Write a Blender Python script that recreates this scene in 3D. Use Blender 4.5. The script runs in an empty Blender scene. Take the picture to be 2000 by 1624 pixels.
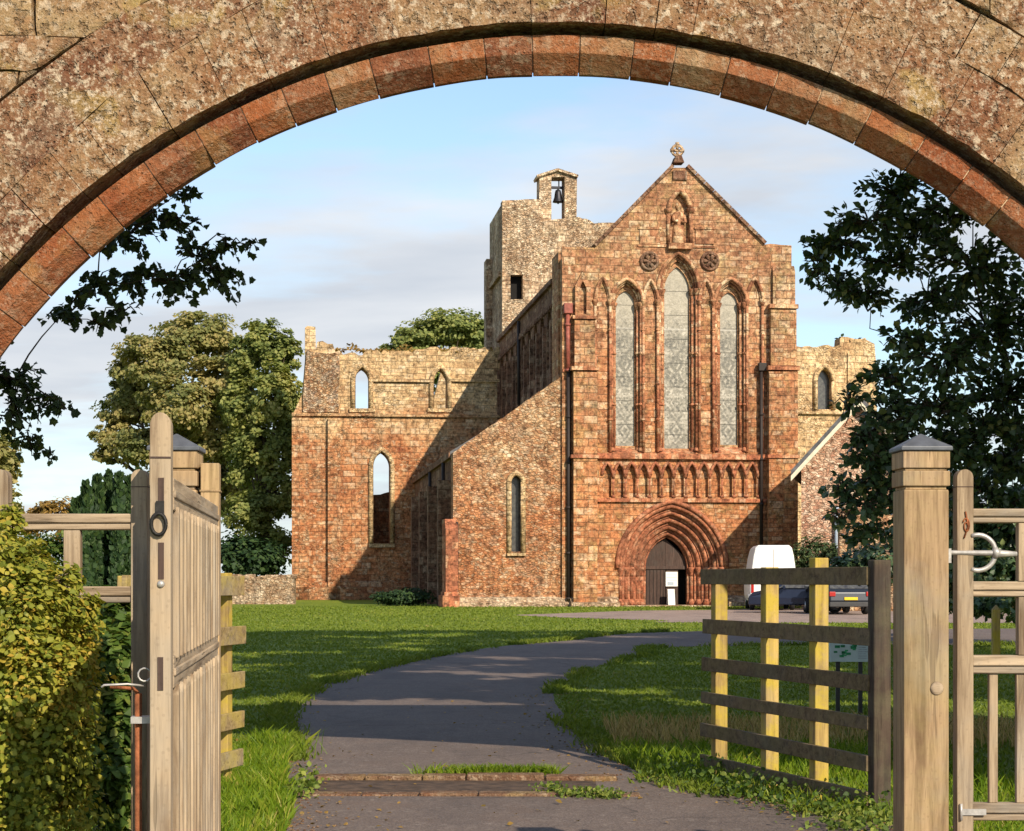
import bpy, bmesh, math, random
import numpy as np
from mathutils import Vector, Matrix, noise
R = math.radians
rng = random.Random(7)
nrng = np.random.default_rng(11)
S = bpy.context.scene
C = S.collection

# ------------------------------------------------------------------ camera, sky, sun, exposure
F, CX, HY, EYE = 3600.0, 1000.0, 1125.0, 1.5
cd = bpy.data.cameras.new('camera'); cam = bpy.data.objects.new('camera', cd); C.objects.link(cam)
cam.location = (0, 0, EYE); cam.rotation_euler = (R(90), 0, 0)
cd.sensor_width = 36; cd.sensor_fit = 'HORIZONTAL'; cd.lens = F / 2000 * 36
cd.shift_y = (HY - 812) / 2000
cd.clip_start = 0.1; cd.clip_end = 8000
S.camera = cam
SUN_AZ, SUN_EL = 30.0, 32.0        # sun stands behind the camera, 30 degrees to the right
w = bpy.data.worlds.new("World"); S.world = w; w.use_nodes = True
S.view_settings.view_transform = 'Standard'; S.view_settings.look = 'None'
S.view_settings.gamma = 1.0
S.view_settings.exposure = 0.38
S.render.engine = 'CYCLES'
S.cycles.max_bounces = 6; S.cycles.transparent_max_bounces = 8
sd = bpy.data.lights.new('sun', 'SUN'); sd.energy = 5.0; sd.angle = R(0.5); sd.color = (1.0, 0.87, 0.68)
so = bpy.data.objects.new('sun', sd); C.objects.link(so)
a = R(SUN_AZ); e = R(SUN_EL)
sun_dir = Vector((math.sin(a) * math.cos(e), -math.cos(a) * math.cos(e), math.sin(e)))
so.rotation_euler = sun_dir.to_track_quat('Z', 'Y').to_euler()
so.location = sun_dir * 60


class N:
    """tiny node helper"""
    def __init__(s, tree):
        s.t = tree; s.n = tree.nodes; s.l = tree.links
    def new(s, typ, **kw):
        nd = s.n.new(typ)
        for k, v in kw.items(): setattr(nd, k, v)
        return nd
    def put(s, sock, v):
        if v is None: return
        if isinstance(v, bpy.types.NodeSocket): s.l.new(v, sock)
        elif isinstance(v, (tuple, list)):
            sock.default_value = (*v, 1) if (len(v) == 3 and sock.type == 'RGBA') else v
        else: sock.default_value = v
    def math(s, op, a, b=None, c=None, clamp=False):
        nd = s.new('ShaderNodeMath', operation=op, use_clamp=clamp)
        for i, v in enumerate((a, b, c)): s.put(nd.inputs[i], v)
        return nd.outputs[0]
    def mix(s, f, a, b, mode='MIX'):
        nd = s.new('ShaderNodeMix', data_type='RGBA', blend_type=mode)
        s.put(nd.inputs[0], f); s.put(nd.inputs[6], a); s.put(nd.inputs[7], b)
        return nd.outputs[2]
    def noise(s, vec, scale, detail=3, rough=.55, dist=0, out=0):
        nd = s.new('ShaderNodeTexNoise')
        if vec is not None: s.l.new(vec, nd.inputs['Vector'])
        nd.inputs['Scale'].default_value = scale; nd.inputs['Detail'].default_value = detail
        nd.inputs['Roughness'].default_value = rough; nd.inputs['Distortion'].default_value = dist
        return nd.outputs[out]
    def vor(s, vec, scale, feature='F1', rand=1.0):
        nd = s.new('ShaderNodeTexVoronoi', feature=feature)
        s.l.new(vec, nd.inputs['Vector']); nd.inputs['Scale'].default_value = scale
        nd.inputs['Randomness'].default_value = rand
        return nd
    def ramp(s, f, stops, interp='LINEAR'):
        nd = s.new('ShaderNodeValToRGB'); nd.color_ramp.interpolation = interp
        el = nd.color_ramp.elements
        while len(el) < len(stops): el.new(.5)
        for i, (p, c) in enumerate(stops):
            el[i].position = p; el[i].color = (*c, 1) if not isinstance(c, (int, float)) else (c, c, c, 1)
        s.put(nd.inputs[0], f)
        return nd.outputs[0]
    def rng(s, v, a, b, c=0, d=1):
        nd = s.new('ShaderNodeMapRange'); s.put(nd.inputs[0], v)
        for i, x in enumerate((a, b, c, d)): nd.inputs[i + 1].default_value = x
        return nd.outputs[0]
    def mapping(s, vec, scale=(1, 1, 1), loc=(0, 0, 0), rot=(0, 0, 0)):
        nd = s.new('ShaderNodeMapping'); s.l.new(vec, nd.inputs[0])
        nd.inputs['Scale'].default_value = scale; nd.inputs['Location'].default_value = loc; nd.inputs['Rotation'].default_value = rot
        return nd.outputs[0]
    def vadd(s, a, b):
        nd = s.new('ShaderNodeVectorMath', operation='ADD'); s.put(nd.inputs[0], a); s.put(nd.inputs[1], b); return nd.outputs[0]
    def vscale(s, a, k):
        nd = s.new('ShaderNodeVectorMath', operation='SCALE'); s.put(nd.inputs[0], a); nd.inputs['Scale'].default_value = k; return nd.outputs[0]
    def vsub(s, a, b):
        nd = s.new('ShaderNodeVectorMath', operation='SUBTRACT'); s.put(nd.inputs[0], a); s.put(nd.inputs[1], b); return nd.outputs[0]
    def sep(s, v):
        nd = s.new('ShaderNodeSeparateXYZ'); s.l.new(v, nd.inputs[0]); return nd.outputs
    def comb(s, x=0, y=0, z=0):
        nd = s.new('ShaderNodeCombineXYZ')
        for i, v in enumerate((x, y, z)): s.put(nd.inputs[i], v)
        return nd.outputs[0]
    def obj(s):
        return s.new('ShaderNodeTexCoord').outputs['Object']
    def island(s):
        return s.new('ShaderNodeNewGeometry').outputs['Random Per Island']
    def bump(s, h, strength, dist, normal=None):
        nd = s.new('ShaderNodeBump'); s.put(nd.inputs['Height'], h)
        nd.inputs['Strength'].default_value = strength; nd.inputs['Distance'].default_value = dist
        if normal is not None: s.l.new(normal, nd.inputs['Normal'])
        return nd.outputs[0]


def world_nodes():
    k = N(w.node_tree)
    for nd in list(k.n): k.n.remove(nd)
    out = k.new('ShaderNodeOutputWorld'); bg = k.new('ShaderNodeBackground')
    sky = k.new('ShaderNodeTexSky', sky_type='NISHITA'); sky.sun_disc = False
    sky.sun_elevation = R(SUN_EL); sky.sun_rotation = math.pi - R(SUN_AZ)
    sky.altitude = 50; sky.air_density = 1.0; sky.dust_density = 0.6; sky.ozone_density = 1.2
    tc = k.new('ShaderNodeTexCoord').outputs['Generated']
    x, y, z = k.sep(tc)
    # broad bands of thin grey cloud: the direction projected on a high flat layer
    zz = k.math('MAXIMUM', k.math('ADD', z, .16), .05)
    p = k.comb(k.math('DIVIDE', x, zz), k.math('DIVIDE', y, zz), 0)
    p = k.mapping(p, scale=(.8, 1.25, 1), loc=(5.2, .5, 0), rot=(0, 0, .06))
    n1 = k.noise(p, 1.15, 7, .52, .25)
    n2 = k.noise(p, 3.6, 6, .6, .1)
    m = k.math('ADD', k.math('MULTIPLY', n1, .82), k.math('MULTIPLY', n2, .18))
    cover = k.ramp(m, [(.41, 0), (.57, 1)])
    shade = k.ramp(k.noise(p, 1.9, 5, .5, .2), [(.3, (5.0, 5.5, 6.3)), (.7, (8.0, 8.1, 8.3))])
    base = k.mix(1.0, sky.outputs[0], (1.75, 1.82, 1.85, 1), 'MULTIPLY')
    low = k.rng(z, 0.02, .3, .6, 0)
    base = k.mix(low, base, (5.4, 6.7, 7.9, 1))
    cover = k.math('MULTIPLY', cover, k.rng(z, .36, .62, .95, .12)); base = k.mix(k.rng(z, .38, .7), base, (1.6, 2.6, 4.6, 1))
    col = k.mix(cover, base, shade)
    k.l.new(col, bg.inputs[0]); bg.inputs[1].default_value = 0.084
    k.l.new(bg.outputs[0], out.inputs[0])
world_nodes()


# ------------------------------------------------------------------ pixel -> place helpers (photo pixels, 2000 wide)
def W(px, py, Y): return Vector(((px - CX) / F * Y, Y, EYE + (HY - py) / F * Y))
def G(px, py):
    Y = EYE * F / (py - HY); return Vector(((px - CX) / F * Y, Y, 0))
CH0 = Vector((8.25, 90.0, 0)); CHA = math.atan(.125); cc, ss = math.cos(CHA), math.sin(CHA)
def P(px, py, v=0.0):
    """photo pixel -> (u, z) on the church plane at depth v"""
    k = (px - CX) / F
    u = (k * (CH0.y + v * cc) - CH0.x + v * ss) / (cc - k * ss)
    Y = CH0.y + u * ss + v * cc
    return (u, EYE + (HY - py) / F * Y)
def PP(pts, v=0.0): return [P(x, y, v) for x, y in pts]


# ------------------------------------------------------------------ object helpers
def link(name, me, mat=None, parent=None):
    o = bpy.data.objects.new(name, me); C.objects.link(o)
    if mat is not None:
        for m in (mat if isinstance(mat, (list, tuple)) else [mat]): me.materials.append(m)
    if parent is not None: o.parent = parent
    return o
def tag(o, label=None, cat=None, group=None, kind=None):
    if label: o['label'] = label
    if cat: o['category'] = cat
    if group: o['group'] = group
    if kind: o['kind'] = kind
    return o
def empty(name, loc=(0, 0, 0), rz=0.0, **kw):
    o = bpy.data.objects.new(name, None); C.objects.link(o); o.location = loc; o.rotation_euler = (0, 0, rz)
    o.empty_display_size = .2
    return tag(o, **kw)
def copy_tree(o, parent=None):
    c = o.copy(); C.objects.link(c)
    if parent is not None: c.parent = parent
    for ch in list(o.children): copy_tree(ch, c)
    return c


class MB:
    def __init__(s): s.v = []; s.f = []; s.sm = []; s.mi = []
    def add(s, vs, fs, smooth=False, mi=0):
        o = len(s.v); s.v.extend([tuple(x) for x in vs])
        for f in fs: s.f.append(tuple(i + o for i in f)); s.sm.append(smooth); s.mi.append(mi)
    def box(s, x0, x1, y0, y1, z0, z1, M=None, mi=0):
        vs = [Vector((x, y, z)) for z in (z0, z1) for y in (y0, y1) for x in (x0, x1)]
        if M is not None: vs = [M @ q for q in vs]
        s.add(vs, [(0, 2, 3, 1), (4, 5, 7, 6), (0, 1, 5, 4), (2, 6, 7, 3), (0, 4, 6, 2), (1, 3, 7, 5)], mi=mi)
    def bar(s, p, q, wd, th, up=(0, 0, 1), mi=0):
        """rectangular bar from p to q; th along up, wd across"""
        p, q = Vector(p), Vector(q); d = (q - p).normalized(); up = Vector(up)
        x = d.cross(up)
        if x.length < 1e-5: x = d.cross(Vector((1, 0, 0)))
        x.normalize(); z = x.cross(d).normalized()
        vs = [b + x * (sx * wd / 2) + z * (sz * th / 2) for b in (p, q) for sz in (-1, 1) for sx in (-1, 1)]
        s.add(vs, [(0, 1, 3, 2), (4, 6, 7, 5), (0, 4, 5, 1), (2, 3, 7, 6), (0, 2, 6, 4), (1, 5, 7, 3)], mi=mi)
    def prism(s, poly, f, d0, d1, mi=0):
        """convex or concave outline without holes, f(a,b,d)->xyz"""
        s.slab(poly, [], f, d0, d1, mi)
    def slab(s, outer, holes, f, d0, d1, mi=0):
        bm = bmesh.new(); loops = []; edges = []
        for lp in [outer] + list(holes):
            vs = [bm.verts.new((p[0], p[1], 0)) for p in lp]; loops.append(vs)
            for i in range(len(vs)): edges.append(bm.edges.new((vs[i], vs[(i + 1) % len(vs)])))
        bmesh.ops.triangle_fill(bm, use_beauty=True, use_dissolve=False, edges=edges)
        bm.verts.index_update()
        n = len(bm.verts); vv = [q.co.copy() for q in bm.verts]
        tris = [tuple(q.index for q in fc.verts) for fc in bm.faces]
        lidx = [[q.index for q in lp] for lp in loops]
        bm.free()
        vs = [f(q.x, q.y, d0) for q in vv] + [f(q.x, q.y, d1) for q in vv]
        fs = []
        for t in tris:
            fs.append(t); fs.append(tuple(i + n for i in reversed(t)))
        for lp in lidx:
            for i in range(len(lp)):
                a_, b_ = lp[i], lp[(i + 1) % len(lp)]
                fs.append((a_, b_, b_ + n, a_ + n))
        s.add(vs, fs, mi=mi)
    def tube(s, pts, r, seg=8, cap=True, mi=0, smooth=True):
        pts = [Vector(p) for p in pts]; n = len(pts)
        rs = r if isinstance(r, (list, tuple)) else [r] * n
        ref = None; vs = []; fs = []
        for i, p in enumerate(pts):
            d = (pts[min(i + 1, n - 1)] - pts[max(i - 1, 0)])
            d = d.normalized() if d.length > 1e-9 else Vector((0, 0, 1))
            if ref is None:
                ref = d.orthogonal().normalized()
            ref = (ref - d * ref.dot(d))
            ref = ref.normalized() if ref.length > 1e-6 else d.orthogonal().normalized()
            b = d.cross(ref)
            for j in range(seg):
                t = 2 * math.pi * j / seg
                vs.append(p + (ref * math.cos(t) + b * math.sin(t)) * rs[i])
        for i in range(n - 1):
            for j in range(seg):
                k2 = (j + 1) % seg
                fs.append((i * seg + j, i * seg + k2, (i + 1) * seg + k2, (i + 1) * seg + j))
        if cap:
            fs.append(tuple(reversed(range(seg)))); fs.append(tuple(range((n - 1) * seg, n * seg)))
        s.add(vs, fs, smooth, mi)
    def sweep(s, pts, prof, side, fwd, mi=0):
        """profile (list of (a,b)) swept on pts; side(i)=local a axis vec, fwd=b axis vec"""
        m = len(prof); vs = []; fs = []
        for i, p in enumerate(pts):
            ax = side(i)
            for a_, b_ in prof: vs.append(Vector(p) + ax * a_ + fwd * b_)
        for i in range(len(pts) - 1):
            for j in range(m):
                k2 = (j + 1) % m
                fs.append((i * m + j, i * m + k2, (i + 1) * m + k2, (i + 1) * m + j))
        fs.append(tuple(range(m))); fs.append(tuple(reversed(range((len(pts) - 1) * m, len(pts) * m))))
        s.add(vs, fs, mi=mi)
    def lathe(s, prof, seg=16, o=(0, 0, 0), mi=0, smooth=True, sy=1.0):
        vs = []; fs = []; o = Vector(o)
        for r_, z in prof:
            for j in range(seg):
                t = 2 * math.pi * j / seg; vs.append(o + Vector((r_ * math.cos(t), r_ * math.sin(t) * sy, z)))
        for i in range(len(prof) - 1):
            for j in range(seg):
                k2 = (j + 1) % seg; fs.append((i * seg + j, i * seg + k2, (i + 1) * seg + k2, (i + 1) * seg + j))
        fs.append(tuple(reversed(range(seg)))); fs.append(tuple(range((len(prof) - 1) * seg, len(prof) * seg)))
        s.add(vs, fs, smooth, mi)
    def build(s, name, mat=None, parent=None, bevel=0, fix=True):
        me = bpy.data.meshes.new(name); me.from_pydata(s.v, [], s.f)
        me.polygons.foreach_set('use_smooth', s.sm); me.polygons.foreach_set('material_index', s.mi)
        me.update()
        if fix:
            bm = bmesh.new(); bm.from_mesh(me); bmesh.ops.recalc_face_normals(bm, faces=bm.faces); bm.to_mesh(me); bm.free()
        o = link(name, me, mat, parent)
        if bevel:
            b = o.modifiers.new('bevel', 'BEVEL'); b.width = bevel; b.segments = 2; b.limit_method = 'ANGLE'; b.angle_limit = R(40)
        return o


def fast_mesh(name, verts, faces_k, mat, parent=None, smooth=False):
    """verts (n,3); faces_k (m,k) same-size polygons"""
    me = bpy.data.meshes.new(name); v = np.asarray(verts, np.float32); f = np.asarray(faces_k, np.int32)
    m, k_ = f.shape
    me.vertices.add(len(v)); me.vertices.foreach_set('co', v.ravel())
    me.loops.add(m * k_); me.loops.foreach_set('vertex_index', f.ravel())
    me.polygons.add(m); me.polygons.foreach_set('loop_start', np.arange(0, m * k_, k_, dtype=np.int32))
    me.polygons.foreach_set('loop_total', np.full(m, k_, np.int32))
    me.polygons.foreach_set('use_smooth', np.full(m, smooth, bool))
    me.update(); me.validate()
    return link(name, me, mat, parent)

LEAF_OVAL = np.array([(0, 0), (.30, .28), (.34, .58), (.0, 1.0), (-.34, .58), (-.30, .28)], float)
LEAF_LOBE = np.array([(0, 0), (.24, .04), (.50, .20), (.40, .40), (.52, .64), (.27, .72), (0, 1.0), (-.25, .76), (-.46, .68), (-.42, .42), (-.54, .22), (-.22, .02)], float)
LEAF_CLUMP = np.array([(-.1, 0), (.35, .05), (.5, .45), (.2, .95), (-.3, .85), (-.5, .35)], float)
def leaves(name, pos, tipdir, nrm, size, shape, mat, parent=None, fold=.12):
    """one small bent polygon per leaf"""
    n = len(pos); d = tipdir / np.linalg.norm(tipdir, axis=1, keepdims=True)
    x = np.cross(d, nrm); x /= np.maximum(np.linalg.norm(x, axis=1, keepdims=True), 1e-6)
    z = np.cross(x, d); size = np.broadcast_to(np.asarray(size, float), (n,))[:, None]
    k_ = len(shape); out = np.empty((n, k_, 3))
    for i, (a_, b_) in enumerate(shape):
        out[:, i, :] = pos + (x * a_ + d * b_ + z * (fold * abs(a_) * 2 - fold * b_ * b_)) * size
    f = np.arange(n * k_).reshape(n, k_)
    return fast_mesh(name, out.reshape(-1, 3), f, mat, parent)
def unit(n):
    v = nrng.normal(size=(n, 3)); return v / np.linalg.norm(v, axis=1, keepdims=True)


# ------------------------------------------------------------------ materials
def new_mat(name):
    m = bpy.data.materials.new(name); m.use_nodes = True
    k = N(m.node_tree); b = k.n['Principled BSDF']; return m, k, b
def plain(name, col, rough=.6, metal=0, spec=.3, var=.12, scale=6, bump=0, bdist=.01):
    m, k, b = new_mat(name); p = k.obj()
    n = k.noise(p, scale, 4, .6)
    c = k.mix(1.0, col, k.ramp(n, [(.25, 1 - var * 2), (.75, 1 + var)]), 'MULTIPLY')
    k.put(b.inputs['Base Color'], c); b.inputs['Roughness'].default_value = rough; b.inputs['Metallic'].default_value = metal
    b.inputs['Specular IOR Level'].default_value = spec
    if bump: k.l.new(k.bump(k.noise(p, scale * 6, 4), bump, bdist), b.inputs['Normal'])
    return m

def stone(name, tones, bw=.62, bh=.29, mortar=.018, rubble=0.0, lichen=None, lich_amt=.5, fleck=.25, fleck_col=(.62, .53, .40), band=None, bump=.8, soot=.26, tonal=.38, gain=1.0):
    """coursed (or rubble) sandstone; the wall runs along u+v of the thing's own frame and up z.
    tones: colour ramp stops for single stones; band: (z, tones2) a second stone above height z"""
    m, k, b = new_mat(name); p = k.obj(); x, y, z = k.sep(p)
    q = k.comb(k.math('ADD', x, y), z, 0)
    wob = k.vscale(k.vsub(k.noise(p, 1.3, 3, .6, out=1), (.5, .5, .5)), .16 if rubble > .3 else .06)
    qw = k.vadd(q, wob)
    br = k.new('ShaderNodeTexBrick', offset=.5, offset_frequency=2, squash=1.25, squash_frequency=3)
    k.l.new(qw, br.inputs['Vector'])
    br.inputs['Color1'].default_value = (0, 0, 0, 1); br.inputs['Color2'].default_value = (1, 1, 1, 1); br.inputs['Mortar'].default_value = (.5, .5, .5, 1)
    br.inputs['Scale'].default_value = 1; br.inputs['Mortar Size'].default_value = mortar; br.inputs['Mortar Smooth'].default_value = .4
    br.inputs['Brick Width'].default_value = bw * .72; br.inputs['Row Height'].default_value = bh * .74
    b2 = k.new('ShaderNodeTexBrick', offset=.37, offset_frequency=2, squash=.8, squash_frequency=2); k.l.new(k.vadd(qw, (3.3, 1.1, 0)), b2.inputs['Vector'])
    b2.inputs['Color1'].default_value = (0, 0, 0, 1); b2.inputs['Color2'].default_value = (1, 1, 1, 1); b2.inputs['Mortar'].default_value = (.5, .5, .5, 1)
    b2.inputs['Scale'].default_value = 1; b2.inputs['Mortar Size'].default_value = mortar * 1.3; b2.inputs['Mortar Smooth'].default_value = .5
    b2.inputs['Brick Width'].default_value = bw * 1.15; b2.inputs['Row Height'].default_value = bh * 1.27
    bmk = k.ramp(k.noise(p, .38, 3, .6), [(.47, 0), (.51, 1)])
    r1 = k.mix(bmk, br.outputs[0], b2.outputs[0]); mort1 = k.mix(bmk, br.outputs[1], b2.outputs[1])
    vq = k.mapping(qw, scale=(1, 1.75, 1))
    vo = k.vor(vq, 5.0, 'F1', .9); r2 = k.sep(vo.outputs['Color'])[0]
    ve = k.vor(vq, 5.0, 'DISTANCE_TO_EDGE', .9); mort2 = k.ramp(ve.outputs['Distance'], [(.0, .7), (.14, 0)])
    if rubble <= 0: rr, mm = r1, mort1
    elif rubble >= 1: rr, mm = r2, mort2
    else:
        msk = k.ramp(k.noise(p, .5, 4, .6), [(.62 - rubble * .55, 0), (.68 - rubble * .55, 1)])
        rr = k.mix(msk, r1, r2); mm = k.mix(msk, mort1, mort2)
    big = k.noise(p, .42, 5, .62); mid = k.noise(p, 3.5, 5, .65); fine = k.noise(p, 16, 4, .7)
    rv = k.math('ADD', k.math('MULTIPLY_ADD', rr, tonal, .5 - tonal / 2), k.math('MULTIPLY', k.math('SUBTRACT', mid, .5), 1.1))
    rv = k.math('ADD', rv, k.math('MULTIPLY', k.math('SUBTRACT', big, .5), .9))
    col = k.ramp(rv, tones)
    if band:
        zt = k.math('ADD', z, k.math('MULTIPLY', k.math('SUBTRACT', big, .5), band[2]))
        bm_ = k.rng(zt, band[0] - band[3], band[0] + band[3])
        col = k.mix(bm_, col, k.ramp(rv, band[1]))
    # single pale stones
    pale = k.ramp(k.math('ADD', k.math('MULTIPLY', rr, .35), k.math('MULTIPLY', k.noise(qw, 3.2, 3, .6), .65)), [(.58, 0), (.66, 1)])
    col = k.mix(k.math('MULTIPLY', pale, fleck), col, fleck_col)
    if lichen:
        l1 = k.ramp(k.noise(p, 1.1, 6, .72, .4), [(.50, 0), (.62, 1)])
        col = k.mix(k.math('MULTIPLY', l1, lich_amt), col, lichen)
        l2 = k.ramp(k.noise(p, 7, 4, .7), [(.58, 0), (.68, 1)])
        col = k.mix(k.math('MULTIPLY', l2, lich_amt * .8), col, (.58, .52, .40))
    st = k.ramp(k.noise(k.mapping(p, scale=(1.6, 1.6, .28)), 1.2, 5, .65), [(.48, 0), (.70, 1)])
    col = k.mix(k.math('MULTIPLY', st, soot * 1.25), col, (.085, .055, .04))
    st2 = k.ramp(k.noise(k.vadd(p, (4, 7, 2)), .55, 6, .68), [(.48, 0), (.66, 1)]); col = k.mix(k.math('MULTIPLY', st2, soot), col, (.13, .075, .05))
    col = k.mix(1.0, col, k.ramp(fine, [(.25, .55), (.75, 1.32)]), 'MULTIPLY')
    dkp = k.ramp(k.noise(p, 9, 3, .6), [(.30, 1), (.40, 0)]); col = k.mix(k.math('MULTIPLY', dkp, .5), col, (.09, .055, .035))
    m2 = k.ramp(k.noise(p, 4.6, 5, .72), [(.36, .36), (.5, 1), (.64, 1.38)]); col = k.mix(1.0, col, m2, 'MULTIPLY')
    col = k.mix(k.math('MULTIPLY', k.math('MULTIPLY', mm, k.ramp(k.noise(p, .8, 4, .6), [(.35, .15), (.6, .6)])), 1.0), col, (.12, .075, .05))
    col = k.mix(1.0, col, (gain, gain * .97, gain * .94, 1), 'MULTIPLY'); k.put(b.inputs['Base Color'], col); b.inputs['Roughness'].default_value = .92; b.inputs['Specular IOR Level'].default_value = .12
    h = k.math('SUBTRACT', k.math('ADD', k.math('MULTIPLY', rr, .5), k.math('ADD', k.math('MULTIPLY', mid, .7), k.math('MULTIPLY', fine, .4))), k.math('MULTIPLY', mm, 1.0))
    k.l.new(k.bump(h, bump, .07), b.inputs['Normal'])
    return m

RED = [(.0, (.22, .070, .040)), (.22, (.35, .138, .062)), (.45, (.46, .195, .088)), (.65, (.50, .255, .122)), (.84, (.52, .305, .165)), (1, (.60, .43, .28))]
BROWN = [(.0, (.17, .075, .045)), (.25, (.28, .13, .07)), (.5, (.39, .205, .115)), (.7, (.46, .29, .16)), (.87, (.52, .38, .23)), (1, (.64, .52, .37))]
TAN = [(.0, (.28, .16, .09)), (.3, (.47, .31, .165)), (.55, (.61, .44, .245)), (.8, (.68, .52, .32)), (.97, (.76, .65, .46))]
PALE = [(.0, (.20, .115, .075)), (.3, (.38, .25, .15)), (.55, (.54, .40, .27)), (.8, (.66, .54, .40)), (.97, (.77, .69, .56))]
MIXD = [(.0, (.15, .075, .045)), (.25, (.30, .15, .08)), (.5, (.47, .28, .15)), (.75, (.60, .44, .27)), (.97, (.72, .62, .46))]
M = {}
M['front'] = stone('west_front_sandstone', RED, band=(11.0, BROWN, 10, 4), lichen=(.36, .30, .12), lich_amt=.36, fleck=.36, soot=.36, gain=1.08)
M['dress'] = stone('dressed_red_sandstone', [(0, (.20, .075, .045)), (.3, (.33, .12, .065)), (.55, (.43, .165, .085)), (.8, (.47, .24, .13)), (.97, (.56, .37, .23))], bw=.5, bh=.42, mortar=.012, fleck=.25, bump=.5, soot=.3, tonal=.7, gain=1.12, band=(12.5, BROWN, 8, 4))
M['portal'] = stone('portal_red_sandstone', [(0, (.25, .085, .045)), (.3, (.32, .115, .065)), (.55, (.40, .155, .085)), (.8, (.44, .21, .12)), (.97, (.55, .36, .22))], bw=.4, bh=.34, mortar=.012, fleck=.15, bump=.35, soot=.35)
M['aisle'] = stone('aisle_mixed_rubble', RED, bw=.5, bh=.26, rubble=.62, band=(6.4, MIXD, 6, 2.8), lichen=(.56, .47, .35), lich_amt=.24, fleck=.36, fleck_col=(.64, .53, .40))
M['side'] = stone('side_wall_ashlar', [(.0, (.10, .05, .035)), (.3, (.20, .10, .065)), (.6, (.30, .17, .11)), (.97, (.42, .29, .19))], bw=.8, bh=.36, lichen=(.24, .20, .15), lich_amt=.3, soot=.5, gain=.85)  # tones lowered to put the shade of the north side into the stone
M['trans'] = stone('transept_sandstone', RED, bw=.66, bh=.3, rubble=.14, band=(11.3, TAN, 7, 1.6), lichen=(.54, .43, .26), lich_amt=.36, fleck=.42)
M['tan'] = stone('tan_sandstone', TAN, bw=.7, bh=.33, rubble=.25, lichen=(.60, .50, .32), lich_amt=.35, fleck=.3, gain=1.12, soot=.25)
M['tower'] = stone('tower_rubble', PALE, bw=.6, bh=.34, rubble=.3, lichen=(.50, .42, .28), lich_amt=.4, fleck=.5, fleck_col=(.74, .64, .48), soot=.42, bump=1.0, gain=1.16)
M['core'] = stone('exposed_rubble_core', MIXD, rubble=1.0, lichen=(.70, .64, .54), lich_amt=.5, fleck=.6, soot=.5, bump=1.0)
M['plinth'] = stone('plinth_pale_stone', PALE, bw=.7, bh=.3, rubble=.4, lichen=(.66, .58, .44), lich_amt=.4, fleck=.4)
M['house'] = stone('house_pink_rubble', [(0, (.30, .13, .09)), (.3, (.50, .27, .18)), (.55, (.64, .42, .29)), (.8, (.74, .55, .41)), (.97, (.82, .70, .56))], rubble=1.0, fleck=.5, fleck_col=(.80, .66, .52), soot=.15)
M['garden'] = stone('garden_wall_rubble', PALE, rubble=1.0, lichen=(.68, .62, .5), lich_amt=.4, fleck=.5, soot=.4)
M['grey_wall'] = stone('grey_rubble', MIXD, rubble=1.0, lichen=(.4, .36, .33), lich_amt=.4, fleck=.3)

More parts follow.
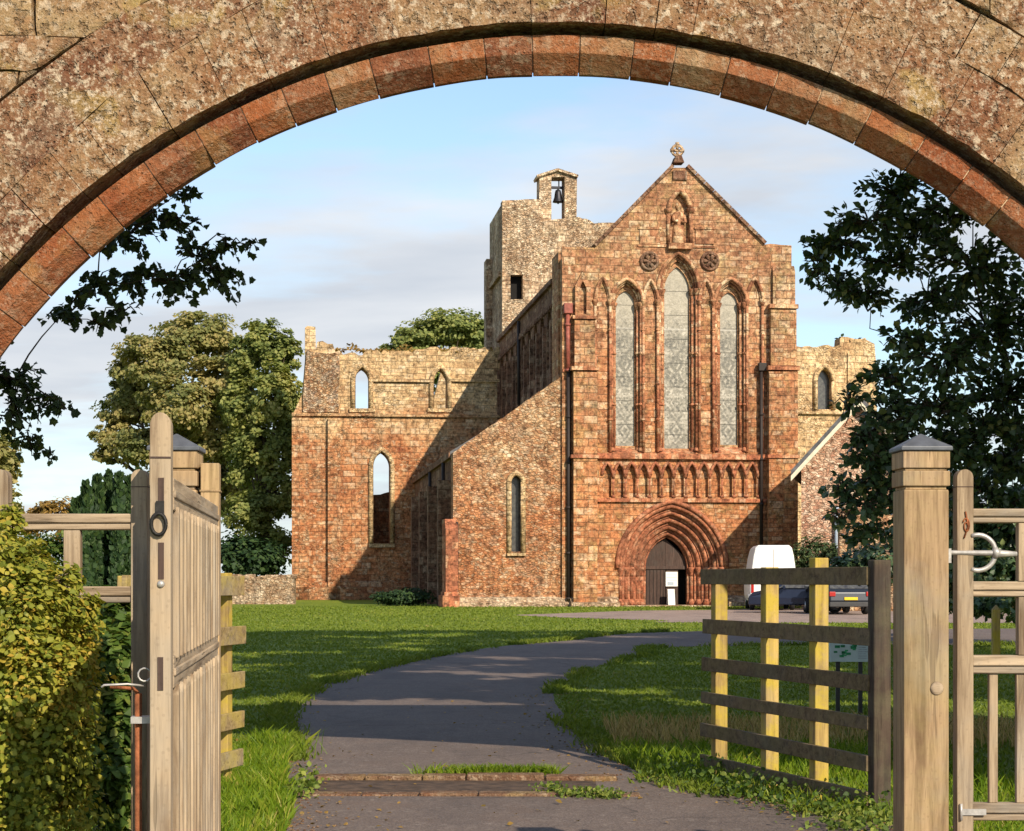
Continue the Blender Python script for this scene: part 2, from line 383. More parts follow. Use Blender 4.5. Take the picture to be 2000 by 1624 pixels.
def near_stone(name, tones, lich=.6, speck=.6, pits=.6, iw=.35, moss=0.0):
    """close-range weathered sandstone, pitted and freckled with pale lichen"""
    m, k, b = new_mat(name); p = k.obj(); isl = k.island()
    big = k.noise(p, 1.5, 5, .6); mid = k.noise(p, 5.5, 6, .68); fine = k.noise(p, 26, 5, .75); vfine = k.noise(p, 70, 3, .7)
    rv = k.math('ADD', k.math('MULTIPLY', isl, iw), k.math('MULTIPLY', big, 1.3 - iw))
    rv = k.math('ADD', rv, k.math('MULTIPLY', k.math('SUBTRACT', mid, .5), .7))
    rv = k.math('SUBTRACT', rv, .15)
    col = k.ramp(rv, tones)
    lm = k.ramp(k.math('ADD', k.math('MULTIPLY', big, .6), k.math('MULTIPLY', mid, .4)), [(.44, 0), (.58, 1)])
    col = k.mix(k.math('MULTIPLY', lm, lich * .55), col, (.50, .40, .26))
    ol = k.ramp(k.noise(p, 1.7, 5, .6, .5), [(.555, 0), (.62, 1)])
    col = k.mix(k.math('MULTIPLY', ol, lich * .9), col, (.54, .44, .17))
    gp_ = k.ramp(k.noise(k.vadd(p, (5, 1, 9)), 1.3, 4, .6, .6), [(.56, 0), (.64, 1)]); col = k.mix(k.math('MULTIPLY', gp_, lich * .6), col, (.26, .20, .155))
    og_ = k.ramp(k.noise(k.vadd(p, (8, 6, 1)), 1.7, 4, .6, .6), [(.60, 0), (.66, 1)]); col = k.mix(k.math('MULTIPLY', og_, lich * .6), col, (.42, .17, .075))
    # freckles: small round lichen colonies, clustered
    vo = k.vor(p, 27, 'F1'); dots = k.ramp(k.math('ADD', vo.outputs['Distance'], k.math('MULTIPLY', vfine, .3)), [(.34, 1), (.48, 0)])
    pick = k.ramp(k.sep(vo.outputs['Color'])[1], [(.45, 0), (.5, 1)])
    clus = k.ramp(mid, [(.40, 0.08), (.60, 1)])
    col = k.mix(k.math('MULTIPLY', k.math('MULTIPLY', dots, pick), k.math('MULTIPLY', clus, speck * .35)), col, (.62, .52, .40))
    fl = k.ramp(k.noise(k.vadd(p, (7, 2, 5)), 17, 4, .62), [(.525, 0), (.60, 1)]); clus2 = k.ramp(k.noise(p, 2.4, 4, .65), [(.38, .05), (.56, 1)])
    col = k.mix(k.math('MULTIPLY', k.math('MULTIPLY', fl, clus2), speck), col, (.74, .65, .52))
    f2 = k.ramp(k.noise(k.vadd(p, (2, 9, 4)), 34, 4, .7), [(.54, 0), (.62, 1)]); col = k.mix(k.math('MULTIPLY', f2, k.math('MULTIPLY', speck * .8, k.ramp(k.noise(k.vadd(p, (4, 4, 4)), 1.9, 4, .65), [(.40, .1), (.58, 1)]))), col, (.78, .68, .55))
    dk = k.ramp(k.noise(k.vadd(p, (1, 8, 3)), 14, 4, .65), [(.38, 1), (.46, 0)])
    col = k.mix(k.math('MULTIPLY', dk, pits * .38), col, (.12, .075, .05))
    v2 = k.vor(p, 60, 'F1'); d2 = k.ramp(v2.outputs['Distance'], [(.3, 1), (.45, 0)])
    pk2 = k.ramp(k.sep(v2.outputs['Color'])[0], [(.6, 0), (.64, 1)])
    col = k.mix(k.math('MULTIPLY', k.math('MULTIPLY', d2, pk2), speck * .4), col, (.70, .60, .46))
    v3 = k.vor(k.vadd(p, (3.1, 1.7, .4)), 34, 'F1'); d3 = k.ramp(k.math('ADD', v3.outputs['Distance'], k.math('MULTIPLY', vfine, .35)), [(.30, 1), (.42, 0)])
    pk3 = k.ramp(k.sep(v3.outputs['Color'])[2], [(.52, 0), (.56, 1)])
    pit = k.math('MULTIPLY', k.math('MULTIPLY', d3, pk3), k.ramp(k.noise(p, 3.1, 4, .6), [(.42, .1), (.58, 1)]))
    col = k.mix(k.math('MULTIPLY', pit, pits), col, (.05, .032, .022))
    if moss:
        ms = k.ramp(k.noise(p, 3.2, 5, .7), [(.55, 0), (.66, 1)]); col = k.mix(k.math('MULTIPLY', ms, moss), col, (.13, .15, .035))
    col = k.mix(1.0, col, k.ramp(fine, [(.2, .70), (.8, 1.25)]), 'MULTIPLY')
    col = k.mix(1.0, col, (.76, .69, .62, 1), 'MULTIPLY'); k.put(b.inputs['Base Color'], col); b.inputs['Roughness'].default_value = .95; b.inputs['Specular IOR Level'].default_value = .1
    h = k.math('ADD', k.math('MULTIPLY', mid, 1.2), k.math('ADD', k.math('MULTIPLY', fine, .8), k.math('MULTIPLY', vfine, .35)))
    h = k.math('SUBTRACT', h, k.math('ADD', k.math('MULTIPLY', pit, pits * 1.4), k.math('MULTIPLY', dk, pits * .6)))
    k.l.new(k.bump(h, 1.0, .028), b.inputs['Normal'])
    return m
NWALL = [(.1, (.17, .085, .055)), (.3, (.27, .14, .08)), (.5, (.37, .22, .12)), (.7, (.45, .31, .17)), (.9, (.54, .42, .23))]
NRING = [(.1, (.22, .085, .05)), (.3, (.33, .115, .055)), (.5, (.42, .145, .06)), (.68, (.43, .175, .08)), (.85, (.42, .235, .125)), (1, (.50, .36, .22))]
M['arch_wall'] = near_stone('gatehouse_rubble', NWALL, .7, .9, .9, moss=.3)
M['arch_outer'] = near_stone('gatehouse_outer_voussoirs', [(.1, (.19, .09, .06)), (.35, (.29, .14, .08)), (.55, (.36, .20, .11)), (.75, (.42, .27, .15)), (.92, (.50, .38, .21))], .55, 1.0, 1.0, iw=.42)
M['arch_ring'] = near_stone('gatehouse_inner_ring', NRING, .24, .34, .3, iw=.72)
M['mortar'] = plain('lime_mortar', (.56, .42, .27), .95, spec=.1, var=.25, scale=14, bump=.5)

def wood(name, base, dark, axis='Z', lichen=0.0, lcol=(.5, .4, .08), pitsize=1.0, wear=.35):
    m, k, b = new_mat(name); p = k.obj(); isl = k.math('FRACT', k.math('ADD', k.island(), k.math('MULTIPLY', k.new('ShaderNodeObjectInfo').outputs['Random'], 5.37)))
    sc = {'Z': (14, 14, 1.1), 'X': (1.1, 14, 14), 'Y': (14, 1.1, 14)}[axis]
    off = k.comb(k.math('MULTIPLY', isl, 37), k.math('MULTIPLY', isl, 11), k.math('MULTIPLY', isl, 23))
    pv = k.vadd(p, off)
    g1 = k.noise(k.mapping(pv, scale=sc), 1.2, 6, .6, .6); g2 = k.noise(k.mapping(pv, scale=tuple(v * 3.2 for v in sc)), 1.6, 4, .6, .2)
    bl = k.noise(pv, 2.6, 5, .65)
    f = k.math('ADD', k.math('MULTIPLY', g1, .7), k.math('MULTIPLY', g2, .3))
    mid_ = tuple((u_ + v_) / 2 for u_, v_ in zip(base, dark))
    col = k.ramp(f, [(.36, dark), (.46, mid_), (.54, base), (.66, tuple(min(.85, v * 1.22) for v in base))])
    col = k.mix(1.0, col, k.ramp(k.math('ADD', k.math('MULTIPLY', isl, .6), k.math('MULTIPLY', bl, .4)), [(.1, .78), (.9, 1.16)]), 'MULTIPLY')
    gs = k.ramp(k.noise(pv, 1.1, 5, .7), [(.48, 0), (.66, 1)]); col = k.mix(k.math('MULTIPLY', gs, .35), col, tuple(.36 * sum(base) * c_ for c_ in (.92, .94, .88)))
    st = k.ramp(bl, [(.52, 0), (.68, 1)]); col = k.mix(k.math('MULTIPLY', st, wear), col, tuple(v * .55 for v in base))
    if lichen:
        lm = k.ramp(k.noise(pv, 4.5, 5, .7), [(.42, 0), (.6, 1)]); col = k.mix(k.math('MULTIPLY', lm, lichen), col, lcol)
    sp = k.vor(pv, 55 * pitsize, 'F1'); sd_ = k.ramp(sp.outputs['Distance'], [(.22, 1), (.34, 0)])
    pk = k.ramp(k.sep(sp.outputs['Color'])[0], [(.66, 0), (.7, 1)]); col = k.mix(k.math('MULTIPLY', k.math('MULTIPLY', sd_, pk), .22), col, tuple(v * .42 for v in base))
    # drying cracks along the grain
    ck = k.ramp(k.noise(k.mapping(pv, scale=tuple(v * 1.9 for v in sc)), 1.0, 2, .5), [(.30, 1), (.34, 0)]); col = k.mix(k.math('MULTIPLY', ck, .5), col, tuple(v * .3 for v in base))
    k.put(b.inputs['Base Color'], col); b.inputs['Roughness'].default_value = .82; b.inputs['Specular IOR Level'].default_value = .2
    k.l.new(k.bump(k.math('SUBTRACT', f, k.math('MULTIPLY', ck, .4)), .5, .012), b.inputs['Normal'])
    return m
OAK, OAKD = (.375, .285, .19), (.15, .10, .062)
M['oak_z'] = wood('weathered_oak_upright', OAK, OAKD, 'Z')
M['oak_x'] = wood('weathered_oak_rail', (.39, .30, .205), (.16, .11, .07), 'X')
M['oak_y'] = wood('weathered_oak_long_rail', (.42, .30, .17), (.20, .13, .07), 'Y')
M['post_z'] = wood('gate_post_timber', (.39, .265, .15), (.17, .105, .055), 'Z', lichen=.15, lcol=(.44, .38, .15), wear=.35)
M['fence_post'] = wood('lichened_fence_post', (.40, .28, .10), (.20, .13, .05), 'Z', lichen=.7, lcol=(.46, .35, .03), wear=.5)
M['fence_rail'] = wood('dark_fence_rail', (.17, .12, .065), (.08, .052, .03), 'Y', lichen=.2, lcol=(.22, .19, .06))  # dark copy of the rail timber, shade of the drive side in its colour
M['fence_rail_l'] = wood('lichened_fence_rail', (.33, .24, .12), (.16, .105, .05), 'Y', lichen=.5, lcol=(.44, .34, .06))
M['dark_post'] = wood('dark_strainer_post', (.075, .052, .038), (.035, .025, .02), 'Z', lichen=.15, lcol=(.2, .2, .1))  # timber colour darkened to stand for shade falling on the post
M['door'] = wood('dark_oak_door', (.085, .055, .045), (.045, .03, .026), 'Z')
M['iron'] = plain('black_wrought_iron', (.035, .033, .032), .55, .6, var=.3, scale=30)
M['galv'] = plain('galvanised_iron', (.46, .44, .42), .42, .35, .5, var=.18, scale=35)
M['rust'] = plain('rusty_iron', (.30, .105, .045), .85, .1, .2, var=.4, scale=25, bump=.4)
M['slate_cap'] = plain('dark_lead_cap', (.10, .11, .13), .5, .1, .4, var=.2, scale=20)
M['slate'] = plain('roof_slate', (.13, .13, .14), .7, 0, .3, var=.35, scale=3)
M['white'] = plain('white_paint', (.80, .79, .76), .35, 0, .5, var=.03, scale=3)
M['white_sheet'] = plain('white_sheet', (.80, .79, .75), .7, var=.03)
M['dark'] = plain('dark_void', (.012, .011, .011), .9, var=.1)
M['black'] = plain('black_rubber', (.02, .02, .021), .8)
M['plastic'] = plain('grey_plastic', (.05, .05, .052), .6)
M['car_blue'] = plain('dark_blue_car_paint', (.018, .026, .055), .22, .3, .6, var=.05)
M['car_grey'] = plain('grey_car_paint', (.03, .035, .045), .25, .4, .6, var=.05)
M['red_lens'] = plain('red_lamp_lens', (.42, .02, .015), .2, 0, .6)
M['yellow_plate'] = plain('yellow_plate', (.78, .52, .03), .45)
M['alu'] = plain('alloy_rim', (.5, .5, .5), .35, .8)
M['pipe'] = plain('black_pipe', (.03, .022, .02), .6)
M['pipe_red'] = plain('red_pipe', (.30, .085, .06), .55, var=.3)
M['barge'] = plain('cream_bargeboard', (.74, .66, .50), .6)
M['bark'] = plain('tree_bark', (.085, .065, .045), .95, var=.4, scale=8, bump=.8, bdist=.04)
M['green_print'] = plain('green_print', (.05, .36, .16), .6, var=.5, scale=30)
M['pale_print'] = plain('pale_blue_board', (.56, .68, .72), .5, var=.08)
M['grey_print'] = plain('grey_print', (.40, .47, .55), .6, var=.2, scale=30)
M['bronze'] = plain('bell_bronze', (.035, .035, .045), .45, .6)

def glass_mat():
    """leaded grisaille glass: pale panes, dark leads in lozenges and roundels"""
    m, k, b = new_mat('leaded_glass'); p = k.obj(); x, y, z = k.sep(p)
    q = k.comb(x, z, 0)
    vo = k.vor(q, 11, 'F1', .7); cell = k.sep(vo.outputs['Color'])[0]
    wob = k.math('MULTIPLY', k.math('SUBTRACT', k.noise(q, 3.5, 3, .6), .5), .22)
    zf = k.math('MULTIPLY', k.math('SUBTRACT', k.math('FRACT', k.math('MULTIPLY', z, 1.22)), .5), .82)
    rad = k.math('ADD', k.math('ADD', k.math('MULTIPLY', k.math('ABSOLUTE', x), .9), k.math('MULTIPLY', k.math('ABSOLUTE', zf), .62)), wob)
    ring = k.ramp(k.math('ABSOLUTE', k.math('SUBTRACT', rad, .27)), [(.035, 1), (.10, 0)]); core = k.ramp(rad, [(.06, 1), (.13, 0)])
    zone = k.ramp(k.noise(k.comb(0, z, 0), .55, 3, .6), [(.36, .15), (.55, 1)])
    fig = k.math('MULTIPLY', k.math('MAXIMUM', ring, core), k.math('MULTIPLY', zone, k.ramp(k.noise(q, 5, 4, .7), [(.34, .2), (.6, 1)])))
    col = k.ramp(k.math('ADD', k.math('MULTIPLY', cell, .3), k.math('MULTIPLY', k.noise(q, 1.5, 6, .75), .8)), [(.32, (.06, .058, .048)), (.46, (.17, .16, .125)), (.60, (.27, .25, .20)), (.80, (.48, .45, .38))])
    up = k.rng(z, 13.0, 14.6); col = k.mix(k.math('MULTIPLY', up, .6), col, (.34, .31, .24))
    col = k.mix(k.math('MULTIPLY', fig, k.math('SUBTRACT', .8, k.math('MULTIPLY', up, .7))), col, (.055, .055, .045))
    pale = k.ramp(k.noise(k.comb(0, z, 3.3), 1.0, 3, .5), [(.62, 0), (.68, .8)]); col = k.mix(pale, col, (.62, .60, .55))
    glint = k.ramp(k.noise(k.comb(0, z, x), .9, 2, .4), [(.66, 0), (.70, 1)])
    k.put(b.inputs['Base Color'], col); k.put(b.inputs['Roughness'], k.mix(glint, (.5, .5, .5), (.22, .22, .22))); b.inputs['Specular IOR Level'].default_value = .7
    k.l.new(k.bump(k.math('ADD', cell, k.noise(p, 7, 2)), .25, .04), b.inputs['Normal'])
    return m
M['glass'] = glass_mat()
def dglass():
    m, k, b = new_mat('dark_glass'); p = k.obj()
    col = k.ramp(k.noise(p, 6, 3, .6), [(.3, (.03, .028, .032)), (.7, (.10, .10, .09))])
    k.put(b.inputs['Base Color'], col); b.inputs['Roughness'].default_value = .25; b.inputs['Specular IOR Level'].default_value = .8
    return m
M['dglass'] = dglass()

def leaf_mat(name, tones, transl=.35, rough=.55, clump=0.0, cscale=.5, spec=.25):
    m, k, b = new_mat(name); isl = k.island(); p = k.obj()
    f = isl if not clump else k.math('ADD', k.math('MULTIPLY', isl, 1 - clump), k.math('MULTIPLY', k.ramp(k.noise(p, cscale, 3, .6), [(.35, 0), (.65, 1)]), clump))
    col = k.ramp(f, tones)
    k.put(b.inputs['Base Color'], col); b.inputs['Roughness'].default_value = rough; b.inputs['Specular IOR Level'].default_value = spec
    tr = k.new('ShaderNodeBsdfTranslucent'); k.l.new(k.mix(1.0, col, (1.25, 1.3, .6, 1), 'MULTIPLY'), tr.inputs[0])
    mx = k.new('ShaderNodeMixShader'); mx.inputs[0].default_value = transl
    k.l.new(b.outputs[0], mx.inputs[1]); k.l.new(tr.outputs[0], mx.inputs[2])
    k.l.new(mx.outputs[0], k.n['Material Output'].inputs[0])
    return m
M['leaf_far'] = leaf_mat('autumn_sycamore_leaves', [(0, (.085, .11, .035)), (.3, (.19, .205, .07)), (.55, (.30, .28, .10)), (.8, (.40, .32, .13)), (1, (.46, .40, .18))], .38, clump=.55, cscale=.35)
M['leaf_far_green'] = leaf_mat('far_green_leaves', [(0, (.08, .115, .035)), (.35, (.19, .23, .07)), (.7, (.32, .33, .10)), (1, (.46, .40, .15))], .38, clump=.5, cscale=.4)
M['leaf_dark'] = leaf_mat('dark_near_leaves', [(0, (.03, .06, .03)), (.5, (.075, .13, .06)), (.85, (.12, .18, .075)), (1, (.24, .25, .08))], .22, .36, spec=.45)
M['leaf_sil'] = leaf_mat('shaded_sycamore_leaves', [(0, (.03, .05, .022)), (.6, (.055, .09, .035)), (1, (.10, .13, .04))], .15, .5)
M['leaf_hedge'] = leaf_mat('privet_leaves', [(0, (.07, .10, .012)), (.3, (.15, .18, .022)), (.55, (.27, .27, .035)), (.75, (.38, .33, .05)), (.9, (.42, .27, .04)), (1, (.50, .42, .09))], .3, .5, clump=.35, cscale=2.2)
M['leaf_shrub'] = leaf_mat('green_shrub_leaves', [(0, (.03, .06, .01)), (.5, (.07, .12, .02)), (.85, (.13, .18, .03)), (1, (.22, .22, .05))], .3, .5)
M['leaf_yew'] = leaf_mat('yew_needles', [(0, (.012, .03, .01)), (.6, (.025, .055, .016)), (1, (.05, .085, .022))], .1, .6)
M['leaf_autumn'] = leaf_mat('russet_leaves', [(0, (.14, .10, .025)), (.5, (.28, .17, .04)), (1, (.36, .22, .06))], .25)
M['weed'] = leaf_mat('weed_leaves', [(0, (.06, .10, .015)), (.5, (.13, .19, .03)), (1, (.30, .33, .07))], .35)
M['grass_blade'] = leaf_mat('grass_blades', [(0, (.07, .14, .008)), (.45, (.14, .22, .012)), (.75, (.21, .28, .02)), (.9, (.32, .32, .05)), (1, (.46, .38, .14))], .35, .5, clump=.3, cscale=1.2)
M['lawn_blade'] = leaf_mat('mown_grass_blades', [(0, (.085, .13, .012)), (.5, (.14, .19, .02)), (.85, (.20, .235, .03)), (1, (.30, .27, .08))], .3, .5, clump=.4, cscale=.5)
M['dry_blade'] = leaf_mat('dry_grass_heads', [(0, (.25, .17, .07)), (.5, (.42, .30, .13)), (1, (.55, .40, .20))], .3)

def lawn_mat():
    m, k, b = new_mat('lawn'); p = k.obj()
    big = k.noise(p, .09, 4, .6); mid = k.noise(k.mapping(p, scale=(.6, 1.6, 1)), .9, 5, .65); fine = k.noise(p, 12, 5, .75)
    f = k.math('ADD', k.math('MULTIPLY', big, .35), k.math('ADD', k.math('MULTIPLY', mid, .4), k.math('MULTIPLY', fine, .25)))
    col = k.ramp(f, [(.34, (.095, .135, .014)), (.48, (.155, .21, .022)), (.58, (.22, .26, .028)), (.7, (.30, .30, .05))])
    dry = k.ramp(k.noise(k.mapping(p, scale=(.5, 1.4, 1)), .55, 4, .6), [(.6, 0), (.75, 1)]); col = k.mix(k.math('MULTIPLY', dry, .3), col, (.30, .24, .07))
    k.put(b.inputs['Base Color'], col); b.inputs['Roughness'].default_value = .85; b.inputs['Specular IOR Level'].default_value = .15
    k.l.new(k.bump(k.math('ADD', fine, k.math('MULTIPLY', k.noise(p, 45, 3), .6)), .9, .05), b.inputs['Normal'])
    return m
M['lawn'] = lawn_mat()
def asphalt_mat(name='asphalt', tint=(.62, .605, .64)):
    m, k, b = new_mat(name); p = k.obj()
    big = k.noise(p, .35, 5, .65); mid = k.noise(p, 3, 5, .65)
    vo = k.vor(p, 85, 'F1'); ch = k.sep(vo.outputs['Color'])[0]; v2 = k.vor(p, 30, 'F1'); c2 = k.sep(v2.outputs['Color'])[0]
    f = k.math('ADD', k.math('MULTIPLY', ch, .42), k.math('ADD', k.math('MULTIPLY', mid, .33), k.math('MULTIPLY', big, .3)))
    col = k.ramp(f, [(.25, (.14, .11, .092)), (.5, (.225, .175, .14)), (.7, (.29, .23, .185)), (.92, (.42, .35, .28))])
    gr = k.ramp(c2, [(.95, 0), (.97, 1)]); col = k.mix(k.math('MULTIPLY', gr, .35), col, (.46, .40, .33))
    dk = k.ramp(k.noise(k.mapping(p, scale=(1.4, .5, 1)), .6, 5, .7), [(.47, 0), (.66, 1)]); col = k.mix(k.math('MULTIPLY', dk, .5), col, (.11, .09, .078))
    dm = k.ramp(k.noise(k.vadd(p, (9, 3, 0)), 1.7, 5, .7, .4), [(.52, 0), (.68, 1)]); col = k.mix(k.math('MULTIPLY', dm, .35), col, (.24, .16, .11))
    cw = k.vadd(p, k.vscale(k.noise(p, 2.2, 3, .6, out=1), .5)); ce = k.vor(cw, .75, 'DISTANCE_TO_EDGE'); ck = k.ramp(ce.outputs['Distance'], [(.004, 1), (.014, 0)])
    col = k.mix(k.math('MULTIPLY', k.math('MULTIPLY', ck, k.ramp(k.noise(p, .5, 2), [(.5, 0), (.6, 1)])), .6), col, (.05, .042, .036))
    col = k.mix(1.0, col, (*tint, 1), 'MULTIPLY')
    k.put(b.inputs['Base Color'], col); b.inputs['Roughness'].default_value = .82; b.inputs['Specular IOR Level'].default_value = .3
    k.l.new(k.bump(k.math('ADD', vo.outputs['Distance'], k.math('MULTIPLY', mid, .5)), .35, .008), b.inputs['Normal'])
    return m
M['asphalt'] = asphalt_mat()
M['gravel'] = asphalt_mat('forecourt_tarmac', (1.25, 1.18, 1.22))
M['kerb'] = near_stone('threshold_kerb_stone', [(.1, (.15, .085, .06)), (.4, (.22, .125, .085)), (.7, (.27, .18, .125)), (.9, (.34, .26, .18))], .3, .4, .5)
M['soil'] = plain('bare_soil', (.10, .065, .045), .95, var=.4, scale=8, bump=.6)


# ------------------------------------------------------------------ outline helpers
def arch_pts(cx, hw, spring, apex, n=10):
    """two-centred (or round) arch in pixels from left spring to right spring"""
    rise = spring - apex
    pts = []
    if rise <= hw * 1.02:
        for i in range(2 * n + 1):
            t = math.pi * (1 - i / (2 * n)); pts.append((cx + hw * math.cos(t), spring - rise * math.sin(t)))
        return pts
    rad = (hw * hw + rise * rise) / (2 * hw); tm = math.asin(min(1, rise / rad))
    for i in range(n + 1):
        t = tm * i / n; pts.append((cx - hw + rad - rad * math.cos(t), spring - rad * math.sin(t)))
    for i in range(n - 1, -1, -1):
        t = tm * i / n; pts.append((cx + hw - rad + rad * math.cos(t), spring - rad * math.sin(t)))
    return pts
def opening(cx, hw, base, spring, apex, n=10): return [(cx - hw, base)] + arch_pts(cx, hw, spring, apex, n) + [(cx + hw, base)]
def jag(p0, p1, step, amp, seed=0):
    """ragged masonry edge between two pixel points"""
    r = random.Random(seed); L = math.hypot(p1[0] - p0[0], p1[1] - p0[1]); n = max(2, int(L / step)); out = []
    y = 0
    for i in range(1, n):
        t = i / n; x = p0[0] + (p1[0] - p0[0]) * t
        if r.random() < .6: y = r.uniform(-amp, amp)
        out.append((x, p0[1] + (p1[1] - p0[1]) * t + y)); 
    return [p0] + out + [p1]
fU = lambda a_, b_, d: (a_, d, b_)            # plane across the nave: a=u, b=z, d=v
fV = lambda a_, b_, d: (d, a_, b_)            # plane along the nave:  a=v, b=z, d=u

# ================================================================== GROUND, DRIVE
def smooth_line(pts, n=8):
    out = []
    for i in range(len(pts) - 1):
        p0 = pts[max(i - 1, 0)]; p1 = pts[i]; p2 = pts[i + 1]; p3 = pts[min(i + 2, len(pts) - 1)]
        for j in range(n):
            t = j / n
            out.append(tuple(.5 * (2 * p1[k] + (p2[k] - p0[k]) * t + (2 * p0[k] - 5 * p1[k] + 4 * p2[k] - p3[k]) * t * t + (3 * p1[k] - p0[k] - 3 * p2[k] + p3[k]) * t ** 3) for k in (0, 1)))
    out.append(tuple(pts[-1])); return out
def sheet(name, poly, z, mat):
    bm = bmesh.new(); vs = [bm.verts.new((x, y, z)) for x, y in poly]
    es = [bm.edges.new((vs[i], vs[(i + 1) % len(vs)])) for i in range(len(vs))]
    bmesh.ops.triangle_fill(bm, use_beauty=True, edges=es); 
    for f_ in bm.faces:
        f_.normal_update()
        if f_.normal.z < 0: f_.normal_flip()
    me = bpy.data.meshes.new(name); bm.to_mesh(me); bm.free()
    return tag(link(name, me, mat), kind='structure')
g = MB(); nx = 60
g.add([(-3000, -40, 0), (3000, -40, 0), (3000, 5000, 0), (-3000, 5000, 0)], [(0, 1, 2, 3)])
tag(g.build('ground', M['lawn'], fix=False), kind='structure')
def gp(px, py): v = G(px, py); return (v.x, v.y)
DL = [(-1.30, -6), (-1.30, 6), gp(560, 1624), gp(562, 1530), gp(560, 1450), gp(550, 1392), gp(632, 1338), gp(770, 1299), gp(920, 1271), gp(1100, 1252), gp(1400, 1233), (24, 54), (40, 58)]
DR = [(3.0, -6), (3.0, 6), (2.55, 10.3), (2.0, 11.6), gp(1275, 1522), gp(1172, 1452), gp(1106, 1402), gp(1086, 1352), gp(1158, 1306), gp(1262, 1281), gp(1375, 1263), (16, 40.5), (30, 44), (42, 46)]
DLs, DRs = smooth_line(DL), smooth_line(DR)
sheet('drive', DLs + DRs[::-1], .006, M['asphalt'])
FC = smooth_line([gp(1000, 1202), gp(1100, 1207), gp(1300, 1213), gp(1400, 1217), (30, 58), (45, 58)]) + [(45, 88), (19, 88.6), (16.0, 86.5)] + smooth_line([gp(1475, 1190), gp(1400, 1192), gp(1250, 1193.5), gp(1120, 1198), gp(1000, 1202)])[:-1]
sheet('forecourt', FC, .010, M['gravel'])

